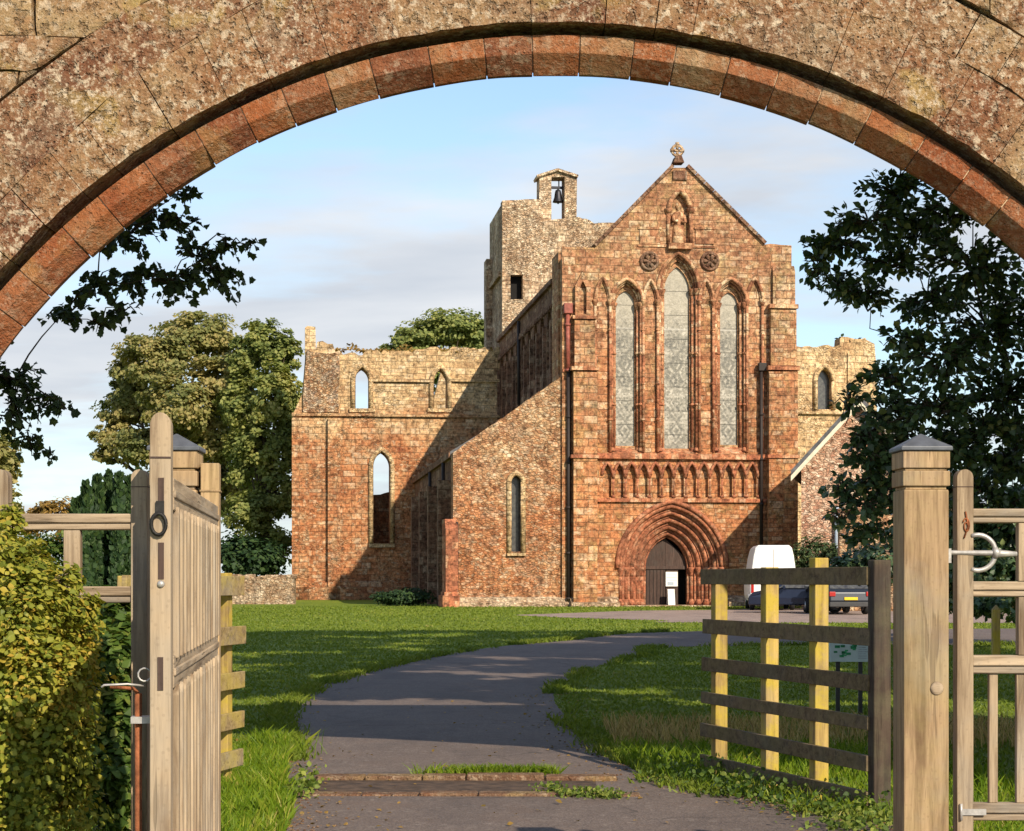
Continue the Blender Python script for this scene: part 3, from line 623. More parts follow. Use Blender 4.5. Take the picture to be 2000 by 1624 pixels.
# ================================================================== GATEHOUSE ARCH
YA = 11.0; pm = YA / F
AC = Vector(((1086 - CX) * pm, YA, EYE + (HY - 1495) * pm)); RI = 1367 * pm; RM = 1400 * pm; RO = 1435 * pm; RH = 1453 * pm; RX = 1688 * pm
arch = empty('gatehouse_arch', (AC.x, YA, 0), label='weathered red sandstone gatehouse arch framing the drive', cat='arch')
def pol(r_, t, y): return Vector((r_ * math.cos(t), y, AC.z + r_ * math.sin(t)))
TH = .62     # wall thickness
def build_arch():
    # inner ring: chamfered voussoirs set back behind the outer order
    mb = MB(); mo = MB(); t = R(-8); r_ = random.Random(3)
    while t < R(188):
        dt = r_.uniform(.058, .086); t1 = min(t + dt, R(188)); gpj = .0008
        prof = [(RO, .085), (RM + r_.uniform(-.006, .006), .085 + r_.uniform(-.006, .006)), (RI + r_.uniform(-.009, .007), .19 + r_.uniform(-.008, .008)), (RI + r_.uniform(-.009, .007), .24), (RM, .34), (RO, .34)]
        n = 4; vs = []; fs = []
        for i in range(n + 1):
            tt = t + gpj + (t1 - t - 2 * gpj) * i / n
            for j, (rr, yy) in enumerate(prof):
                nz = noise.noise(Vector((tt * 9, rr * 9, yy * 4))) * .006
                vs.append(pol(rr + nz, tt, yy))
        m_ = len(prof)
        for i in range(n):
            for j in range(m_):
                k2 = (j + 1) % m_; fs.append((i * m_ + j, i * m_ + k2, (i + 1) * m_ + k2, (i + 1) * m_ + j))
        fs.append(tuple(range(m_))); fs.append(tuple(reversed(range(n * m_, (n + 1) * m_))))
        mb.add(vs, fs); t = t1
    mb.build('arch_ring', M['arch_ring'], arch, bevel=.003)
    prof = [(RO - .004, .098), (RM + .014, .098), (RI + .020, .203), (RI + .020, .23), (RM + .014, .325), (RO - .004, .325)]
    n = 150
    mo.sweep([pol(0, 0, 0)] * 0 or [Vector((0, 0, 0))] * (n + 1), [(0, 0)] * 3, lambda i: Vector((0, 0, 0)), Vector((0, 0, 0))) if False else None
    vs = []; fs = []; m_ = len(prof)
    for i in range(n + 1):
        tt = R(-8) + R(196) * i / n
        for rr, yy in prof: vs.append(pol(rr, tt, yy))
    for i in range(n):
        for j in range(m_):
            k2 = (j + 1) % m_; fs.append((i * m_ + j, i * m_ + k2, (i + 1) * m_ + k2, (i + 1) * m_ + j))
    mo.add(vs, fs); mo.build('mortar_bed', M['mortar'], arch)
    # outer order: long radial stones, front face of the wall
    mb = MB(); q = 0
    seam = lambda tt: RH + .36 + .07 * math.sin(tt * 7.3) + .05 * noise.noise(Vector((tt * 6, 0, 2)))
    for ring in (0, 1):
      t = R(-8)
      while t < R(188):
          jn = r_.random() < .3
          dt = r_.uniform(.05, .10) if ring == 0 else r_.choice((.06, .09, .13, .17)) * r_.uniform(.9, 1.1); t1 = min(t + dt, R(188)); gpj = .0007 if jn else .00015
          dep = r_.uniform(-.002, .002); wv = r_.uniform(-.05, .05)
          nr, nt = 9, 6; vs = []; fs = []
          # front face grid, roughened
          for i in range(nt + 1):
              for j in range(nr + 1):
                  tt = t + gpj + (t1 - t - 2 * gpj) * i / nt; lo, hi = (RH, seam(tt) - .003) if ring == 0 else (seam(tt), RX + .03 * noise.noise(Vector((tt * 5, 4, 1)))); rr = lo + (hi - lo) * j / nr
                  edge = min(i, nt - i, j, nr - j)
                  nz = noise.fractal(Vector((rr * math.cos(tt) * 5, rr * math.sin(tt) * 5, q * .05)), 1, 2, 4) * .014
                  vs.append(pol(rr + (noise.noise(Vector((tt * 30, 3, q))) * .012 if (j == 0 and ring == 0) else 0), tt, dep + nz))
          for i in range(nt):
              for j in range(nr):
                  a_ = i * (nr + 1) + j; fs.append((a_, a_ + 1, a_ + nr + 2, a_ + nr + 1))
          mb.add(vs, fs, True)
          # back ring of vertices
          bd = [i * (nr + 1) for i in range(nt + 1)] + [nt * (nr + 1) + j for j in range(1, nr + 1)] + [i * (nr + 1) + nr for i in range(nt - 1, -1, -1)] + [j for j in range(nr - 1, 0, -1)]
          n_ = len(bd); v2 = [vs[b_] for b_ in bd] + [Vector((vs[b_].x, .36, vs[b_].z)) for b_ in bd]
          mb.add(v2, [(i, (i + 1) % n_, n_ + (i + 1) % n_, n_ + i) for i in range(n_)]); t = t1; q += 1.7
    mb.build('outer_order', M['arch_outer'], arch, fix=False)
    # mortar behind the outer order + rubble wall above, as thick real masonry
    vs = []; fs = []; nt = 240
    cells = []
    XL, XR, ZT = -9.0, 9.5, 7.0
    # rubble stones laid in an uneven coursed field outside the outer order
    mb = MB(); z = 1.2; row = 0
    while z < ZT:
        hgt = r_.uniform(.17, .34); x = XL + r_.uniform(0, .3)
        while x < XR:
            ln = r_.uniform(.25, .75); 
            rad = math.hypot(max(abs(x), abs(x + ln)), z + hgt - AC.z)
            if rad > RX + .06 and abs(x) < 7:
                n1, n2 = 6, 4; vs = []; fs = []; sd2 = r_.random() * 50; dep = r_.uniform(-.03, .02)
                for i in range(n1 + 1):
                    for j in range(n2 + 1):
                        u_ = x + .004 + (ln - .008) * i / n1; w_ = z + .004 + (hgt - .008) * j / n2
                        edge = (i in (0, n1)) + (j in (0, n2))
                        ox = noise.noise(Vector((u_ * 4, w_ * 4, sd2))) * .03
                        nz = noise.fractal(Vector((u_ * 6, w_ * 6, sd2)), 1, 2, 4) * .018
                        pv = Vector((u_ + ox, dep + edge * .010 + nz, w_ + ox * .7))
                        rd = math.hypot(pv.x, pv.z - AC.z)
                        if rd < RX + .015:
                            kx = (RX + .015) / rd; pv.x *= kx; pv.z = AC.z + (pv.z - AC.z) * kx
                        vs.append(pv)
                for i in range(n1):
                    for j in range(n2):
                        a_ = i * (n2 + 1) + j; fs.append((a_, a_ + n2 + 1, a_ + n2 + 2, a_ + 1))
                bd = [i * (n2 + 1) for i in range(n1 + 1)] + [n1 * (n2 + 1) + j for j in range(1, n2 + 1)] + [i * (n2 + 1) + n2 for i in range(n1 - 1, -1, -1)] + [j for j in range(n2 - 1, 0, -1)]
                mb.add(vs, fs, True); n_ = len(bd); v2 = [vs[b_] for b_ in bd] + [Vector((vs[b_].x, .34, vs[b_].z)) for b_ in bd]
                mb.add(v2, [(i, n_ + i, n_ + (i + 1) % n_, (i + 1) % n_) for i in range(n_)])
            x += ln
        z += hgt; row += 1
    mb.build('rubble_facing', M['arch_wall'], arch, fix=False)
    # wall core with the round-headed opening
    mb = MB(); outer = [(XL, 0), (XL, ZT), (XR, ZT), (XR, 0)]
    hole = [(RO + .06) * math.cos(R(180 - 1.8 * i)) for i in range(101)]
    arc = [((RO + .06) * math.cos(R(180 - 1.8 * i)), AC.z + (RO + .06) * math.sin(R(180 - 1.8 * i))) for i in range(101)]
    outline = [(XL, 0), (XL, ZT), (XR, ZT), (XR, 0), (arc[-1][0], 0)] + arc[::-1] + [(arc[0][0], 0)]
    mb.slab(outline, [], fU, .30, TH)
    mb.build('wall_core', M['arch_wall'], arch)
build_arch()

# ================================================================== PRIORY CHURCH
church = empty('priory_church', CH0, CHA, label='red sandstone priory church with tall lancets, ruined tower and transepts', cat='church')
def build_church():
    ch = church
    L1 = dict(cx=1224, hw=30, base=886, spring=593, apex=547, ghw=18.5, gapex=566, gbase=871, bhw=24.5, bapex=556)
    LC = dict(cx=1325, hw=38, base=886, spring=566, apex=497, ghw=24.5, gapex=519, gbase=876, bhw=31, bapex=508)
    LR = dict(cx=1427, hw=30, base=886, spring=593, apex=547, ghw=17, gapex=569, gbase=869, bhw=23, bapex=556)
    lanc = [L1, LC, LR]
    blind = [(1177, 13, 546), (1270.5, 12.5, 550), (1379.5, 12, 550), (1474, 13.5, 547)]
    PX, PB, PS = 1312, 1193, 1110     # portal centre, base, springing
    arc_n = [1186 + i * 23.6 for i in range(13)]
    top = [(1098, 1196), (1098, 481)] + jag((1098, 481), (1160, 484), 9, 2.0, 1)[1:] + jag((1164, 480), (1313, 328), 16, 1.2, 2) + [(1342, 328)] + jag((1345, 330), (1492, 475), 16, .8, 3)[1:] + jag((1494, 478), (1546, 480), 9, 2.2, 4) + [(1546, 590), (1552, 600), (1552, 1196)]
    niche = opening(1327, 18, 478, 412, 378)
    # --- west wall in three leaves, each opening stepping inwards
    mb = MB()
    holesA = [opening(l['cx'], l['hw'], l['base'], l['spring'], l['apex']) for l in lanc]
    holesA += [opening(cx, hw, 884, 588, ap, 6) for cx, hw, ap in blind]
    holesA += [opening(x, 8.3, 972, 928, 907, 5) for x in arc_n]
    holesA += [opening(PX, 104, PB, PS, 984, 14), niche]
    mb.slab(PP(top), [PP(h) for h in holesA], fU, 0, .22)
    for cx, hw, ap in blind: mb.slab(PP(opening(cx, hw + 1.5, 885, 588, ap - 2, 6)), [], fU, .10, .215)
    holesB = [opening(l['cx'], l['bhw'], l['base'] - 6, l['spring'], l['bapex']) for l in lanc] + [opening(PX, 106, PB + 1, PS, 982, 14)]
    mb.slab(PP([(x, y + .3) if y < 1190 else (x, y) for x, y in [(1100, 1195.5), (1100, 500), (1166, 500), (1315, 345), (1340, 345), (1490, 492), (1545, 492), (1550, 1195.5)]]), [PP(h) for h in holesB], fU, .217, .38)
    holesC = [opening(l['cx'], l['ghw'], l['gbase'], l['spring'], l['gapex']) for l in lanc] + [opening(PX, 107, PB + 2, PS, 981, 14)]
    mb.slab(PP([(1101, 1195), (1101, 501), (1167, 501), (1316, 346), (1339, 346), (1489, 493), (1544, 493), (1549, 1195)]), [PP(h) for h in holesC], fU, .375, 1.25)
    # return of the shoulder on the aisle side and the far shoulder
    uL = P(1098, 600)[0]; uR = P(1549, 600)[0]
    zS = P(1098, 482)[1]
    mb.slab([(uL, 10.4), (uL, zS - .02), (uL + 1.5, zS - .02), (uL + 1.5, 10.4)], [], fU, 1.248, 3.4)
    mb.slab([(uR - 1.5, 0), (uR - 1.5, zS - .1), (uR, zS - .1), (uR, 0)], [], fU, 1.248, 3.4)
    mb.build('west_wall', M['front'], ch)
    # --- buttresses that flank the front
    mb = MB()
    def stepbox(x0, x1, y0, y1, d, slope=10):  # uses the mesh being filled
        (a0, z0), (a1, z1) = P(x0, y0), P(x1, y1)
        zs = P(x0, y1 + slope)[1]
        # weathered (sloping) top
        pr = [(0, z0), (-d, z0), (-d, zs), (0, z1)]
        mb.slab([(v_, z_) for v_, z_ in pr], [], lambda a_, b_, d_: (d_, a_, b_), a0, a1)
    stepbox(1117, 1163, 1196, 724, .55, 5); stepbox(1120, 1160, 722, 622, .38, 5)
    # gabled head of the left buttress
    gq = PP([(1122, 624), (1122, 560), (1137, 530), (1152, 560), (1152, 624)])
    mb.slab(gq, [PP([(1130, 615), (1130, 565), (1137, 550), (1144, 565), (1144, 615)])], fU, -.26, .02)
    mb.build('buttress', M['front'], ch)
    mb = MB(); stepbox(1497, 1553, 1196, 722, .50, 6); stepbox(1502, 1552, 722, 600, .34, 8); stepbox(1508, 1551, 600, 520, .2, 12); mb.build('buttress', M['front'], ch)
    # --- string courses
    mb = MB()
    def strip(x0, x1, y, h, d, v=0.0):
        (a0, z), (a1, _) = P(x0, y, v), P(x1, y, v)
        mb = MB(); mb.box(a0, a1, v - d, v + .02, z - h, z + h); mb.build('string_course', M['dress'], ch)
    strip(1163.5, 1497, 891, .13, .2); strip(1164, 1497, 977, .09, .15)
    strip(1112, 1166, 722, .09, .66); strip(1116, 1163, 622, .08, .48); strip(1112, 1118, 893, .08, .1); strip(1112, 1166, 893, .08, .62)
    strip(1494, 1556, 721, .1, .6); strip(1494, 1556, 893, .08, .58); strip(1499, 1555, 600, .1, .42)
    strip(1304, 1350, 482, .14, .3); strip(1246, 1292, 446, .05, .08); strip(1356, 1396, 446, .05, .08); strip(1245, 1397, 480, .05, .06)
    strip(1098.5, 1118, 724, .07, .08)
    # --- red relief slabs and roundels in the gable
    for x0, x1 in ((1249, 1289), (1358, 1394)):
        (a0, z0), (a1, z1) = P(x0, 477), P(x1, 450); mb = MB(); mb.box(a0, a1, -.06, .02, z0, z1); mb.build('relief_slab', M['dress'], ch, bevel=.02)
    for x_ in (1268, 1386):
        mb = MB(); c_ = P(x_, 511); rr = .40
        ring = [Vector((c_[0] + rr * math.cos(t), -.05, c_[1] + rr * math.sin(t))) for t in np.linspace(0, 2 * math.pi, 21)]
        mb.tube(ring, .09, 6, False)
        for i in range(6):
            t = i * math.pi / 3; mb.tube([(c_[0], -.02, c_[1]), (c_[0] + .32 * math.cos(t), -.08, c_[1] + .32 * math.sin(t))], [.05, .11], 6)
        mb.build('carved_roundel', M['side'], ch)
    # --- gable coping and cross
    mb = MB()
    for p0, p1 in (((1163, 482), (1316, 326)), ((1340, 326), (1493, 478))):
        a0, a1 = P(*p0), P(*p1); d_ = Vector((a1[0] - a0[0], 0, a1[1] - a0[1])).normalized(); nrm = Vector((-d_.z, 0, d_.x))
        nseg = 9
        for i in range(nseg):
            q0 = Vector((a0[0], .5, a0[1])) + (Vector((a1[0], .5, a1[1])) - Vector((a0[0], .5, a0[1]))) * ((i + .02) / nseg)
            q1 = Vector((a0[0], .5, a0[1])) + (Vector((a1[0], .5, a1[1])) - Vector((a0[0], .5, a0[1]))) * ((i + .98) / nseg)
            mb.bar(q0 + nrm * .07, q1 + nrm * .07, 1.3, .16, nrm)
    a0, a1 = P(1314, 330), P(1341, 306); mb.box(a0[0], a1[0], -.1, 1.1, a0[1] - .1, P(0, 316)[1])
    mb.slab([(P(1317, 0)[0], P(1317, 316)[1]), (P(1322, 0)[0], P(1322, 303)[1]), (P(1333, 0)[0], P(1333, 303)[1]), (P(1338, 0)[0], P(1338, 316)[1])], [], fU, .15, .85)
    mb.build('gable_coping', M['side'], ch)
    mb = MB(); c_ = P(1327, 290); yv = .5
    ring = [Vector((c_[0] + .26 * math.cos(t), yv, c_[1] + .26 * math.sin(t))) for t in np.linspace(0, 2 * math.pi, 17)]
    mb.tube(ring, .07, 6, False)
    for dx, dz in ((.34, 0), (-.34, 0), (0, .40), (0, -.36)):
        mb.tube([(c_[0], yv, c_[1]), (c_[0] + dx, yv, c_[1] + dz)], [.06, .1], 6)
    mb.build('gable_cross', M['tower'], ch)
    # --- niche with its robed figure
    nb = MB()
    pts = [Vector((*P(x, y), 0)) for x, y in arch_pts(1327, 21, 412, 373)]
    nb.tube([Vector((p.x, -.04, p.y)) for p in pts], .13, 7)
    for x in (1305, 1349): nb.tube([Vector((P(x, 412)[0], -.02, P(x, 412)[1])), Vector((P(x, 476)[0], -.02, P(x, 476)[1]))], .10, 8)
    for x in (1305, 1349): nb.lathe([(.15, 0), (.2, .16), (.2, .22)], 8, (P(x, 412)[0], -.02, P(x, 413)[1] - .1))
    nb.build('gable_niche', M['dress'], ch)
    nb = MB(); bz = P(1327, 477)[1]; bx = P(1327, 477)[0]
    nb.lathe([(.36, 0), (.33, .25), (.27, .9), (.24, 1.2), (.30, 1.42), (.24, 1.58), (.09, 1.64), (.085, 1.70), (.14, 1.78), (.155, 1.9), (.12, 2.02), (.03, 2.08)], 14, (bx, .2, bz), sy=.7)
    nb.tube([(bx - .26, .16, bz + 1.42), (bx - .3, .0, bz + 1.1), (bx - .08, -.08, bz + 1.12)], [.09, .085, .06], 7)
    nb.tube([(bx + .26, .16, bz + 1.42), (bx + .3, .0, bz + 1.08), (bx + .1, -.08, bz + 1.05)], [.09, .085, .06], 7)
    nb.build('niche_statue', M['dress'], ch)
    # --- lancets: glass, shafts, hood and rolls
    for l in lanc:
        wdw = MB()
        sill = [(P(l['cx'] - l['hw'] + 1, 889)[0], P(l['cx'], 889)[1]), (P(l['cx'] + l['hw'] - 1, 889)[0], P(l['cx'], 889)[1])]
        z0, z1, z2 = P(l['cx'], 888)[1], P(l['cx'], 884)[1], P(l['cx'], l['gbase'])[1]
        wdw.slab([(.02, z0), (.02, z1), (.50, z2 + .02), (.50, z0)], [], fV, sill[0][0], sill[1][0])
        par = wdw.build('lancet_window', M['dress'], ch)
        gm = MB(); op = PP(opening(l['cx'], l['ghw'] + .6, l['gbase'] + 1, l['spring'], l['gapex'] - 1))
        gm.slab(op, [], fU, .50, .54)
        for yy in range(int(l['spring']), int(l['gbase']), 47):
            q0 = P(l['cx'] - l['ghw'], yy); q1 = P(l['cx'] + l['ghw'], yy); gm.box(q0[0], q1[0], .49, .50, q0[1] - .007, q0[1] + .007, mi=1)
        go = gm.build('glass', [M['glass'], M['iron']], par); uc = P(l['cx'], 700)[0]; go.data.transform(Matrix.Translation((-uc, 0, 0))); go.location = (uc, 0, 0)
        hm = MB()
        for k_, (dv, dr, rad) in enumerate(((-.03, 2.2, .10), (.10, -1.6, .07), (.25, -5.2, .06))):
            ap = arch_pts(l['cx'], l['hw'] + dr, l['spring'], l['apex'] - dr * 1.1)
            pts = [Vector((P(x, y)[0], dv, P(x, y)[1])) for x, y in ap]
            hm.tube(pts, rad, 7)
        hm.build('hood_mould', M['dress'], par)
        for sx in (-1, 1):
            for dv, off in ((.08, l['hw'] - 1.6), (.28, l['bhw'] - 1.4)):
                sh = MB(); x = l['cx'] + sx * off
                a_ = P(x, l['spring']); b_ = P(x, 882)
                sh.tube([(a_[0], dv, a_[1]), (a_[0], dv, b_[1])], .07, 8)
                for yy in (690, 790): q = P(x, yy); sh.lathe([(.09, -.06), (.13, -.03), (.13, .03), (.09, .06)], 8, (a_[0], dv, q[1]))
                sh.lathe([(.085, -.28), (.10, -.2), (.17, -.02), (.18, .06)], 8, (a_[0], dv, a_[1])); sh.lathe([(.16, 0), (.14, .12), (.09, .2)], 8, (a_[0], dv, b_[1]))
                sh.build('shaft', M['dress'], par)
    # --- blind bays between
    for cx, hw, ap in blind:
        bb = MB()
        for dv, dr, rad in ((-.02, 2.2, .08), (.05, -1.2, .05)):
            bb.tube([Vector((P(x, y)[0], dv, P(x, y)[1])) for x, y in arch_pts(cx, hw + dr, 588, ap - dr * 1.6)], rad, 7)
        for sx in (-1, 1):
            x = cx + sx * (hw + 1.6); a_ = P(x, 588)
            bb.tube([(a_[0], -.03, a_[1]), (a_[0], -.03, P(x, 884)[1])], .07, 8)
            bb.lathe([(.07, -.25), (.09, -.16), (.16, -.02), (.165, .05)], 8, (a_[0], -.03, a_[1]))
            for yy in (645, 750, 820): bb.lathe([(.07, -.05), (.11, -.02), (.11, .02), (.07, .05)], 8, (a_[0], -.03, P(x, yy)[1]))
        bb.build('blind_arch', M['dress'], ch)
    # --- blind arcade over the door
    for x in arc_n:
        bb = MB()
        bb.tube([Vector((P(px, py)[0], -.02, P(px, py)[1])) for px, py in arch_pts(x, 10.4, 928, 904, 6)], .08, 7)
        q = P(x + 11.8, 928); bb.tube([(q[0], .03, q[1]), (q[0], .03, P(x, 971)[1])], .062, 8)
        bb.lathe([(.06, -.2), (.12, -.02), (.13, .04)], 8, (q[0], .03, q[1])); bb.lathe([(.12, 0), (.08, .12)], 8, (q[0], .03, P(x, 972)[1]))
        bb.build('arcade_bay', M['portal'], ch)
    # --- west doorway: five stepped orders
    dw = MB(); s0, s1 = P(1206, 1193), P(1418, 1190)
    dw.box(s0[0], s1[0], -.5, 1.6, -.05, .06)
    door_part = dw.build('west_doorway', M['plinth'], ch)
    orders = [(104, 984), (91, 997), (78, 1010), (65, 1024), (53, 1037), (41, 1049)]
    for i in range(5):
        (h0, a0), (h1, a1) = orders[i], orders[i + 1]; om = MB(); d0 = .02 + .27 * i
        ou = opening(PX, h0 + 3, PB - 1, PS, a0 - 3, 14); inn = opening(PX, h1, PB - 1, PS, a1, 14)
        om.slab(PP(ou + inn[::-1]), [], fU, d0 + .16, d0 + .16 + .27)
        ap = arch_pts(PX, (h0 + h1) / 2 + 2.5, PS, (a0 + a1) / 2 - 2.5, 14)
        om.tube([Vector((P(x, y)[0], d0 + .07, P(x, y)[1])) for x, y in ap], .125, 8)
        for sx in (-1, 1):
            x = PX + sx * ((h0 + h1) / 2 + 2.5); a_ = P(x, PS)
            om.tube([(a_[0], d0 + .07, a_[1] - .1), (a_[0], d0 + .07, .35)], .10, 8)
            om.lathe([(.1, -.42), (.11, -.3), (.2, -.08), (.21, .02), (.17, .05)], 8, (a_[0], d0 + .07, a_[1]))
            om.lathe([(.2, 0), (.2, .14), (.15, .22), (.11, .3)], 8, (a_[0], d0 + .07, .06))
        om.build('arch_order', M['portal'], door_part)
    hm = MB(); hm.tube([Vector((P(x, y)[0], -.04, P(x, y)[1])) for x, y in arch_pts(PX, 107, PS, 980, 16)], .12, 8); hm.build('hood_mould', M['portal'], door_part)
    dl = MB(); dpoly = opening(PX, 43, PB - 2, PS, 1047, 12)
    left = [(x, y) for x, y in dpoly if x <= PX + .1] + [(PX, PB - 2)]; right_ = [(PX + .4, PB - 2)] + [(max(x, PX + .4), y) for x, y in dpoly if x >= PX - .1]
    dl.slab(PP(left), [], fU, 1.5, 1.58); a_, b_ = P(1270, 1112), P(1352, 1106); dl.box(a_[0], b_[0], 1.44, 1.5, a_[1], b_[1])
    for x in range(1274, 1312, 7): q = P(x, 1190); dl.box(q[0] - .012, q[0] + .012, 1.488, 1.5, .1, P(x, 1112)[1], mi=1)
    dl.slab(PP([(1312.4, 1112), (1312.4, 1052), (1352, 1090), (1356, 1112)]), [], fU, 1.5, 1.58)
    a_, b_ = P(1314, 1191), P(1337, 1113); dl.box(a_[0], b_[0], 1.52, 1.58, .08, b_[1])
    dl.build('door', [M['door'], M['dark']], door_part)
    vb = MB(); a_, b_ = P(1262, 1192), P(1362, 1040); vb.box(a_[0], b_[0], 2.3, 2.34, 0, b_[1]); vb.build('dark_interior', M['dark'], door_part)  # near-black panel stands in for the darkness inside the doorway
    # --- plinth courses
    mb = MB()
    def plinth(x0, x1, v, out, y1=1164):
        mb = MB(); a0, a1 = P(x0, 1190, v)[0], P(x1, 1190, v)[0]; zt = P(x0, y1, v)[1]
        mb.slab([(v + .02, -.2), (v - out, -.2), (v - out, zt - .30), (v - out * .5, zt - .22), (v - out * .45, zt - .08), (v, zt), (v + .02, zt)], [], fV, a0, a1); mb.build('plinth', M['plinth'], ch)
    plinth(866, 1116, .18, .42, 1166); plinth(1112, 1206, 0, .72, 1166); plinth(1418, 1560, 0, .66, 1164)
    # --- north aisle west wall
    mb = MB(); v = .16
    poly = PP([(885, 1192)] + [(885, 884)] + jag((885, 884), (1104, 730), 9, 1.6, 8)[1:] + [(1104, 1192)], v)
    wh = opening(1008, 12, 1078, 942, 928)
    mb.slab(poly, [PP(wh, v)], fU, v, 1.3)
    mb.build('aisle_west_wall', M['aisle'], ch)
    mb = MB(); ar = [Vector((P(x, y, v)[0], v - .02, P(x, y, v)[1])) for x, y in [(994, 1080), (994, 942)] + arch_pts(1008, 14, 942, 925) + [(1022, 942), (1022, 1080)]]
    mb.tube(ar, .13, 6); q = P(1008, 1081, v); mb.box(q[0] - .45, q[0] + .45, v - .16, v + .3, q[1] - .12, q[1])
    aw = mb.build('aisle_window', M['tan'], ch)
    gm = MB(); gm.slab(PP(opening(1008, 12.5, 1079, 942, 927), v), [], fU, v + .42, v + .46); gm.build('glass', M['dglass'], aw)
    mb = MB(); (a0, _), (a1, _) = P(869, 1190), P(893, 1190); zt = P(880, 1014)[1]
    mb.slab([(1.5, 0), (-.45, 0), (-.45, zt - .55), (.14, zt), (1.5, zt)], [], fV, a0, a1)
    q = P(866, 1190)[0]; mb.box(q - .1, a1 + .05, -.75, 1.6, -.1, .55); mb.box(q, a1 + .02, -.6, 1.55, .55, .72)
    mb.build('aisle_buttress', M['dress'], ch)
    # --- rainwater pipes
    def pipe(x, y0, y1, v, m_, r_=.075, name='rainwater_pipe'):
        pb = MB(); a_ = P(x, y0, v); b_ = P(x, y1, v)
        pb.tube([(a_[0], v, a_[1]), (a_[0], v, b_[1])], r_, 8)
        z = b_[1]
        while z < a_[1]: pb.lathe([(r_ * 1.35, 0), (r_ * 1.35, .12)], 8, (a_[0], v, z)); z += 2.2
        pb.build(name, m_, ch)
    pipe(1109, 612, 726, -.12, M['pipe_red'], .11); pipe(1110.5, 727, 1172, -.12, M['pipe'], .10); pipe(1487, 722, 1075, -.14, M['pipe'], .085); pipe(893, 1020, 1172, -.06, M['pipe'], .06)
    pb = MB(); q = P(1109, 610); pb.box(q[0] - .22, q[0] + .2, -.3, 0, q[1] - .1, q[1] + .4); pb.build('rainwater_head', M['pipe_red'], ch, bevel=.03)
    pb = MB(); q = P(1487, 722); pb.box(q[0] - .2, q[0] + .2, -.3, 0, q[1] - .1, q[1] + .3); pb.build('rainwater_head', M['pipe'], ch, bevel=.03)
    # --- nave body: clerestory, aisle side, roofs
    V1 = 27.2; uC = uL + .12; zc = 16.2; zr = P(885, 881)[1]; uA = P(886, 1000)[0]
    zb = P(1104, 730)[1]
    mb = MB()
    outer = [(3.3, zb - .6), (3.3, zc), (V1, zc), (V1, zb - .6)]; hs = []
    nb_ = 9; pw = (V1 - 4.2) / nb_
    for i in range(nb_):
        c0 = 3.9 + pw * (i + .5); hw = pw * .30
        hs.append([(c0 - hw, 12.1)] + [(c0 + hw * math.cos(t), 14.2 + hw * 1.3 * math.sin(t)) for t in np.linspace(math.pi, 0, 11)] + [(c0 + hw, 12.1)])
    mb.slab(outer, hs, fV, uC, uC + .5)
    mb.slab(outer, [], fV, uC + .5, uC + 1.1)
    # corbel table and coping
    mb.box(uC - .18, uC + 1.0, 3.45, V1, zc, zc + .25); mb.box(uC - .10, uC + .1, 3.45, V1, 15.2, 15.35)
    z = 3.7
    while z < V1: mb.box(uC - .14, uC + .02, z, z + .28, 15.02, 15.2); z += .62
    for i in range(nb_ + 1):
        c0 = 3.9 + pw * i; mb.box(uC - .16, uC + .02, c0 - .22, c0 + .22, zb - .5, 14.4)
    mb.box(-uC - 1.2, -uC, 3.3, V1, 0, zc)       # south clerestory wall
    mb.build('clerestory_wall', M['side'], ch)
    for i in range(nb_):
        c0 = 3.9 + pw * (i + .5); gm = MB(); gm.box(uC + .44, uC + .48, c0 - pw * .27, c0 + pw * .27, 12.2, 14.7); gm.build('clerestory_window', M['dglass'], ch)
    mb = MB(); mb.box(uA + .05, uA + 1.0, 1.2, V1, 0, zr - .25); mb.box(uA - .12, uA + .9, 1.32, V1, zr - .25, zr + .05)
    for c0 in (2.2, 8.4, 14.6, 20.8): mb.box(uA - .55, uA + .06, c0, c0 + .9, 0, zr - 1.3)
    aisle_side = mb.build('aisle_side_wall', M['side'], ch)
    for c0 in (5.5, 11.7, 17.9): gm = MB(); gm.slab([(c0 - .45, 2.6), (c0 - .45, 5.3)] + [(c0 + .45 * math.cos(t), 5.3 + .8 * math.sin(t)) for t in np.linspace(math.pi, 0, 9)] + [(c0 + .45, 5.3), (c0 + .45, 2.6)], [], fV, uA + .02, uA + .06); gm.build('window', M['dglass'], aisle_side)
    mb = MB()
    mb.slab([(uA - .05, zr + .06), (uC + .1, zb - .35), (uC + .1, zb - .6), (uA - .05, zr - .2)], [], fU, 1.31, V1)
    mb.slab([(uC + .3, zc - .3), (0, zc + 3.9), (-uC - .3, zc - .3)], [], fU, 1.26, V1)
    mb.build('roof', M['slate'], ch)
    for vv in (4.6, 13.0): pb = MB(); pb.tube([(uA - .1, vv, zr - .3), (uA - .1, vv, .1)], .09, 8); pb.build('rainwater_pipe', M['pipe'], ch)
    pb = MB(); pb.tube([(uC - .12, 16.5, zc - .1), (uC - .12, 16.5, zb)], .09, 8); pb.build('rainwater_pipe', M['pipe'], ch)
    # --- crossing tower, ruined top, with bell-cote
    VT = 27.2; mb = MB()
    tp = [(981, 1196), (981, 392)] + jag((981, 391), (1056, 390), 14, 1.5, 21)[1:] + [(1056, 432)] + jag((1130, 424), (1160, 437), 7, 3, 22) + jag((1162, 436), (1215, 434), 8, 4, 23)[1:] + jag((1216, 440), (1322, 440), 12, 3, 24) + [(1322, 1196)]
    hole = [(997, 585), (997, 537), (1021, 537), (1021, 585)]
    mb.slab(PP(tp, VT), [PP(hole, VT)], fU, VT, VT + .9)
    tp2 = [(x + 1, y + 3) for x, y in tp]
    mb.slab(PP(tp2, VT), [], fU, VT + .9, VT + 7.4)
    uT = P(981, 700, VT)[0]
